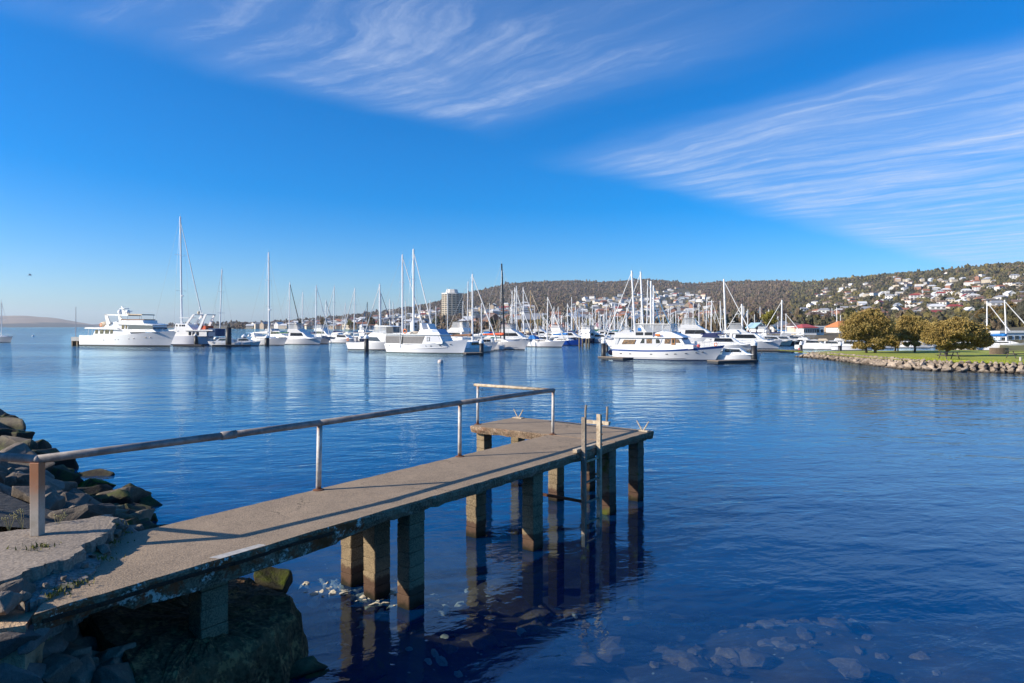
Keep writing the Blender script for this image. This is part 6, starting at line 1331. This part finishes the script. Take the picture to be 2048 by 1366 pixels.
S(1452, 128, Ht(558, 128), 'tall lone sloop with white mast right of the striped yacht bow', 12, 'white', 'navy', 'white', .1, rake=.03, furl='white', mast_r=.15, group=G1)
S(1485, 160, Ht(608, 160), 'pale timber masted ketch right of the tall lone sloop', 11, 'white', 'navy', 'white', math.pi, rake=-.02, furl='white', mast_r=.18, group=G1)
S(1563, 160, Ht(600, 160), 'blue tinted twin masted ketch in front of the slate roofed hall', 11, 'white', 'white', 'silver', math.pi, rake=.01, furl='white', mast_r=.16, group=G1)
S(1572, 165, Ht(627, 165), 'sloop with cradled boom right beside the twin masted ketch', 10, 'white', 'navy', 'white', .1, furl='white', group=G1)
S(1974, 128, Ht(602, 128), 'sloop standing behind the broad olive tree with pale rolled headsail', 11, 'white', None, 'white', .1, furl='white', mast_r=.09, group=G1)
S(2013, 112, Ht(600, 112), 'sloop with vivid blue sail cover behind the lawn', 11, 'white', 'bright blue', 'white', .08, rake=.03, furl='white', mast_r=.09, group=G1)
S(3, 172, Ht(603, 172), 'solitary grey hulled sloop anchored far out on open water', 11.5, 'grey', None, 'silver', .05, furl=None, group=G1)
# --- the fleet behind: x and mast top line in the photograph
FLEET = [(762, 583), (780, 598), (787, 604), (810, 602), (860, 600), (925, 602), (979, 606), (1024, 581), (1031, 575), (1034, 572), (1048, 575), (1117, 613), (1144, 594), (1151, 611), (1166, 615), (1184, 610), (1190, 617), (1208, 626), (1221, 621), (1282, 615), (1293, 560), (1321, 607), (1336, 618), (1340, 614), (1346, 628), (1352, 622), (1364, 631), (1386, 606), (1398, 606), (1406, 612), (1412, 595), (1422, 600), (1441, 602), (1446, 617), (1457, 634), (1488, 612), (1504, 628), (1509, 629), (1522, 641), (1532, 627), (1544, 636), (1665, 616), (1669, 630), (1674, 615), (1681, 630), (840, 606), (872, 612), (1070, 612), (1086, 625), (1104, 622), (1128, 622), (1174, 628), (1198, 622), (1236, 626), (1252, 630), (1430, 622), (1494, 622), (1552, 642), (1588, 648), (1376, 618), (652, 600), (690, 606), (735, 604), (2046, 640)]
for _ in range(46): FLEET.append((rb.uniform(1085, 1480), rb.uniform(630, 648)))
for _ in range(52): FLEET.append((rb.uniform(1010, 1560), rb.uniform(604, 640)))
hulls = ['white'] * 8 + ['cream', 'navy', 'blue', 'grey', 'green', 'red']; covs = ['navy', 'navy', 'white', 'bright blue', 'teal', 'green', 'brown', 'cream', 'grey', 'black']
LABS = {}
for (x, yt) in FLEET:
    H = rb.uniform(11.5, 15.5); d = (H - EYE) * FPX / (HZ - yt)
    if d > 310: d = rb.uniform(240, 310) if x > 1085 else 310
    if d < 150: d = 150 + rb.uniform(0, 12)
    H = Ht(yt, d); hl, cv = rb.choice(hulls), rb.choice(covs); mt = rb.choices(['white', 'silver', 'wooden', 'black'], (6, 3, .7, .4))[0]; fu = rb.choice(['white', 'white', None, 'navy', None, 'teal', 'cream'])
    yaw = rb.choice((0, 0, math.pi, math.pi, 0.1, math.pi - .1, 1.5)) + rb.uniform(-.08, .08)
    lab = f'{hl} hulled sailing boat with {mt} mast, {cv} sail cover' + (f' and {fu} furled headsail' if fu else ' and bare forestay')
    S(x, d, H, lab, rb.choice((9.0, 10.0, 11.0)), hl, cv, mt, yaw, furl=fu, rake=rb.uniform(-.025, .025), mast_r=.085 + .00016 * d, dodger=rb.choice((None, None, 'navy', 'grey', 'white')))
# --- motor boats and others that fill the berths
C = cruiser
C(447, 137, 'small white sports boat with red seats on the pontoon beside the tall black pile', 6.5, 'white', False, math.pi + .5, None, group=G1); C(492, 140, 'small white boat stern at the pontoon between two black piles', 6, 'white', False, .6, None, group=G1)
C(605, 152, 'white sports fishing boat with tall flybridge behind the sloops', 11, 'white', True, .1, None, group=G1)
C(690, 165, 'low white runabout with orange gear left of the flybridge cruiser', 8, 'white', False, .1, 'white', group=G1); C(905, 135, 'big white express cruiser with black framed canopy behind the bow', 12, 'white', True, math.pi, 'black', group=G1)
C(952, 104, 'white launch with stepped windows at the pontoon end right of the bow', 6.5, 'white', False, 1.2, None, group=G1); C(965, 116, 'white cabin launch with clear windows behind the pontoon pile', 7.5, 'white', False, math.pi + .3, None, group=G1)
C(1030, 150, 'white sports cruiser with navy canopy behind the racing yacht', 11, 'white', True, .1, 'navy', group=G1)
C(1473, 79, 'white runabout with dark framed windows on the pontoon beyond the striped bow', 5.6, 'white', False, .03, None, group=G1)
C(1455, 108, 'long white boat with deep blue winter cover beyond the striped bow', 9, 'white', False, .1, 'navy', group=G1); C(1500, 122, 'large white express cruiser beyond the capped pile', 11, 'white', False, .05, 'white', group=G1)
C(1490, 135, 'white flybridge cruiser behind the express cruiser', 11, 'white', True, .1, None, group=G1); C(1400, 150, 'big white flybridge motor yacht behind the striped bow', 14, 'white', True, .1, None, group=G1)
C(1566, 143, 'black hulled launch moored stern on in front of the slate roofed hall', 8, 'black', False, .3, None, group=G1); C(1595, 146, 'grey white launch beside the red buoy and pile', 8, 'white', False, .2, 'grey', group=G1); C(1545, 140, 'cream launch with open cockpit in front of the gabled clubhouse', 8, 'cream', False, .3, None, group=G1)
C(1630, 118, 'slab sided white launch moored behind the tip of the point', 6.5, 'white', False, .02, 'white', group=G1); C(1668, 116, 'white boat with cream canopy beyond the tip of the point', 6, 'white', False, .05, 'cream', group=G1); C(1706, 112, 'white launch with navy window band left of the tall tree', 6.5, 'white', False, .1, 'white', group=G1, stripe=M_DBLUE)
for i, (x, d) in enumerate(((1060, 185), (1100, 190), (1120, 200), (1168, 210), (1195, 200), (1215, 215), (1228, 190), (1245, 210), (1330, 190), (1350, 200), (1375, 210), (1420, 200), (1440, 190), (1462, 170), (1515, 165), (1530, 180), (1760, 118), (1800, 150), (1822, 122), (1862, 135), (1925, 118), (1950, 150), (1700, 130), (1740, 130), (650, 200), (735, 200), (860, 190), (990, 200), (1140, 168), (1182, 172), (1205, 165), (560, 185), (1085, 215))):
    fl = rb.random() < .55; cv = rb.choice((None, 'navy', 'white', 'grey', 'bright blue', 'green')); hl = rb.choice(['white'] * 7 + ['cream', 'navy', 'grey'])
    d += rb.uniform(-6, 8); L_ = rb.choice((8.0, 9.0, 10.0, 11.0)) if d > 140 else rb.choice((5.0, 6.0, 7.0))
    C(x, d, f'{hl} {"flybridge" if fl else "open backed"} motor boat with {cv + " canopy" if cv else "plain white top"} ' + ('berthed behind the point' if x > 1690 else 'berthed among the masts'), L_, hl, fl, rb.choice((0, 0, math.pi, .1, 1.5)) + rb.uniform(-.1, .1), cv)

# ------------------------------------------------------------------ pontoons, piles, jetty, buoys, gull
def pile_at(x, yb, ytop, label, wpx=10, cap=True, timber=False):
    X, d = gp(x, yb, 0); k = d / FPX; h = (yb - ytop) * k; o = thing('mooring_pile', label, 'pile', (X, d, 0)); rr = wpx * k / 2
    if timber: MB().tube((0, 0, -1), (0, 0, h), rr, rr * .9, 10).build('timber', mat('tarred_timber', (.22, .18, .12), .9, .4, 2.0), o); return
    MB().tube((0, 0, -1), (0, 0, h - (.35 if cap else 0)), rr, rr, 12).build('sleeve', M_PILE, o, smooth=True)
    if cap: MB().lathe([(rr * 1.08, h - .40), (rr * 1.08, h - .1), (rr * .5, h + .12), (0, h + .3)], n=12).build('cap', M_CAP, o)
for a in ((392, 690, 668, 'short black mooring pile beside the arch cruiser hull', 8), (457, 693, 655, 'tall thick black mooring pile in front of the small sports boat', 11, False), (488, 691, 671, 'black mooring pile at the end of the left pontoon', 9), (534, 691, 672, 'black mooring pile in front of the pale boom cover yacht', 9),
          (733, 703, 672, 'ribbed dark mooring pile in front of the flybridge cruiser', 9), (963, 708, 681, 'black mooring pile with white cone cap right of the screened cruiser', 9), (1207, 717, 680, 'black mooring pile at the pontoon behind the striped yacht stern', 9), (1214, 703, 690, 'small black pile stub behind the striped yacht stern', 5, False), (1508, 722, 684, 'black mooring pile with pale grey cap beyond the runabout', 12),
          (1602, 701, 685, 'black mooring pile beside a red buoy near the tip of the point', 6), (1680, 703, 686, 'black mooring pile behind the grass at the tip of the point', 7)): pile_at(*a)
for i, (x, yt) in enumerate(((1159, 676), (1165, 677), (1173, 677), (1178, 676))): pile_at(x, 694, yt, 'weathered timber pile standing close to its neighbours beside the blue hulled boat', 4, False, True)
for o in [o for o in COL.objects if o.name.startswith('mooring_pile') and 'timber pile' in o.get('label', '')]: o['group'] = 'timber piles beside the blue boat'
def pontoon(x0, y0, x1, y1, label, w=1.6):
    a, b_ = Vector((*gp(x0, y0, .35), 0)), Vector((*gp(x1, y1, .35), 0)); L = (b_ - a).length; o = thing('pontoon', label, 'pontoon', a, math.atan2(b_.y - a.y, b_.x - a.x))
    MB().box((L / 2, w / 2, .17), (L, w, .24)).build('float', M_BOOT, o); n_ = max(4, min(40, int(L / .5)))
    pl = MB().box((0, 0, 0), (L / n_ - .02, w + .1, .06)).mesh('plank', M_PONT)
    for i in range(n_): link('plank', pl, o, ((i + .5) * L / n_, w / 2, .33))
pontoon(346, 690, 402, 690, 'low dark pontoon finger in front of the arch cruiser'); pontoon(424, 690, 500, 689.5, 'low pontoon finger with small white boats on it'); pontoon(932, 706, 966, 705.5, 'short pontoon end right of the screened cruiser'); pontoon(1196, 713, 1246, 716, 'tan timber pontoon behind the striped yacht stern'); pontoon(1436, 722, 1514, 719.5, 'timber pontoon finger below the runabout')
pontoon(1500, 700, 1606, 700.5, 'long pale pontoon across the inner basin near the point', 2.0)
MB_ = None
X, d = gp(143, 690.5, 0); k = d / FPX; o = thing('concrete_jetty', 'small grey concrete jetty end with dark arched openings left of the yacht', 'jetty', (X, d, 0), -.36); Lj = 42 * k
jm = mat('pale_jetty_concrete', (.42, .42, .40), .9, .2, .8); MB().box((Lj / 2, 1.2, 1.35), (Lj, 2.6, .85)).build('deck', jm, o)
for f_ in (.03, .36, .68, .98): MB().box((Lj * f_, 1.2, .2), (.35, 2.4, 1.6)).build('pier_leg', mat('tide_stained_concrete', (.26, .20, .13), .9, .4, 1.0), o)
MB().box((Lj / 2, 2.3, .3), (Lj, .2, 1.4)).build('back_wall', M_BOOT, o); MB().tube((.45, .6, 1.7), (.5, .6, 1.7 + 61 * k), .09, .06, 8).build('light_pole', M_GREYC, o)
for (x, y, R_, col_, lab) in ((881, 725, 6, (.62, .52, .46), 'pale pinkish round mooring buoy floating in front of the screened cruiser'), (66, 672.5, 2.2, (.7, .7, .7), 'tiny white mooring buoy out on the open water'), (1599, 699, 3, (.55, .08, .05), 'small red buoy beside the pile near the point')):
    X, d = gp(x, y, 0); rr = R_ * d / FPX; o = thing('mooring_buoy', lab, 'buoy', (X, d, 0)); MB().lathe([(0, -rr * .5), (rr * .85, -rr * .4), (rr, .1 * rr), (rr * .8, rr * .7), (rr * .3, rr), (0, rr * 1.02)], n=16).build('float', mat('buoy_%d' % x, col_, .6, .15, 4.0), o, smooth=True); MB().tube((0, 0, rr), (0, 0, rr * 1.25), rr * .08, rr * .08, 6).build('shackle', M_STEEL, o)
p = at(60, 550, 60); gl_ = thing('seagull', 'small grey gull in flight above the far hill', 'bird', p, .5, None, .75)
MB().blob((0, 0, 0), (.20, .06, .06), 2).build('body', M_GULL, gl_, smooth=True)
for sg in (-1, 1): MB().add([(-.06, 0, .02), (.06, 0, .02), (.05, sg * .25, .13), (-.05, sg * .25, .12), (-.10, sg * .52, .07), (-.03, sg * .3, .135)], [(0, 1, 2, 3), (3, 2, 5), (3, 5, 4)]).build('wing', M_GULL, gl_)

# ------------------------------------------------------------------ sea air
hz = MB().box((0, 6030, (haze_top - 8) / 2), (18400, 12180, haze_top + 8)).build('haze', None)
m = bpy.data.materials.new('sea_haze'); m.use_nodes = True; T = NT(m.node_tree); T.n.clear(); out = T.node('ShaderNodeOutputMaterial'); pv = T.node('ShaderNodeVolumePrincipled')
pv.inputs['Color'].default_value = (0.80, 0.88, 1.0, 1); pv.inputs['Density'].default_value = 0.00006; pv.inputs['Anisotropy'].default_value = 0.2
T.l.new(pv.outputs[0], out.inputs['Volume']); hz.data.materials.append(m); tag(hz, 'pale sea haze over the bay', 'haze', kind='stuff')
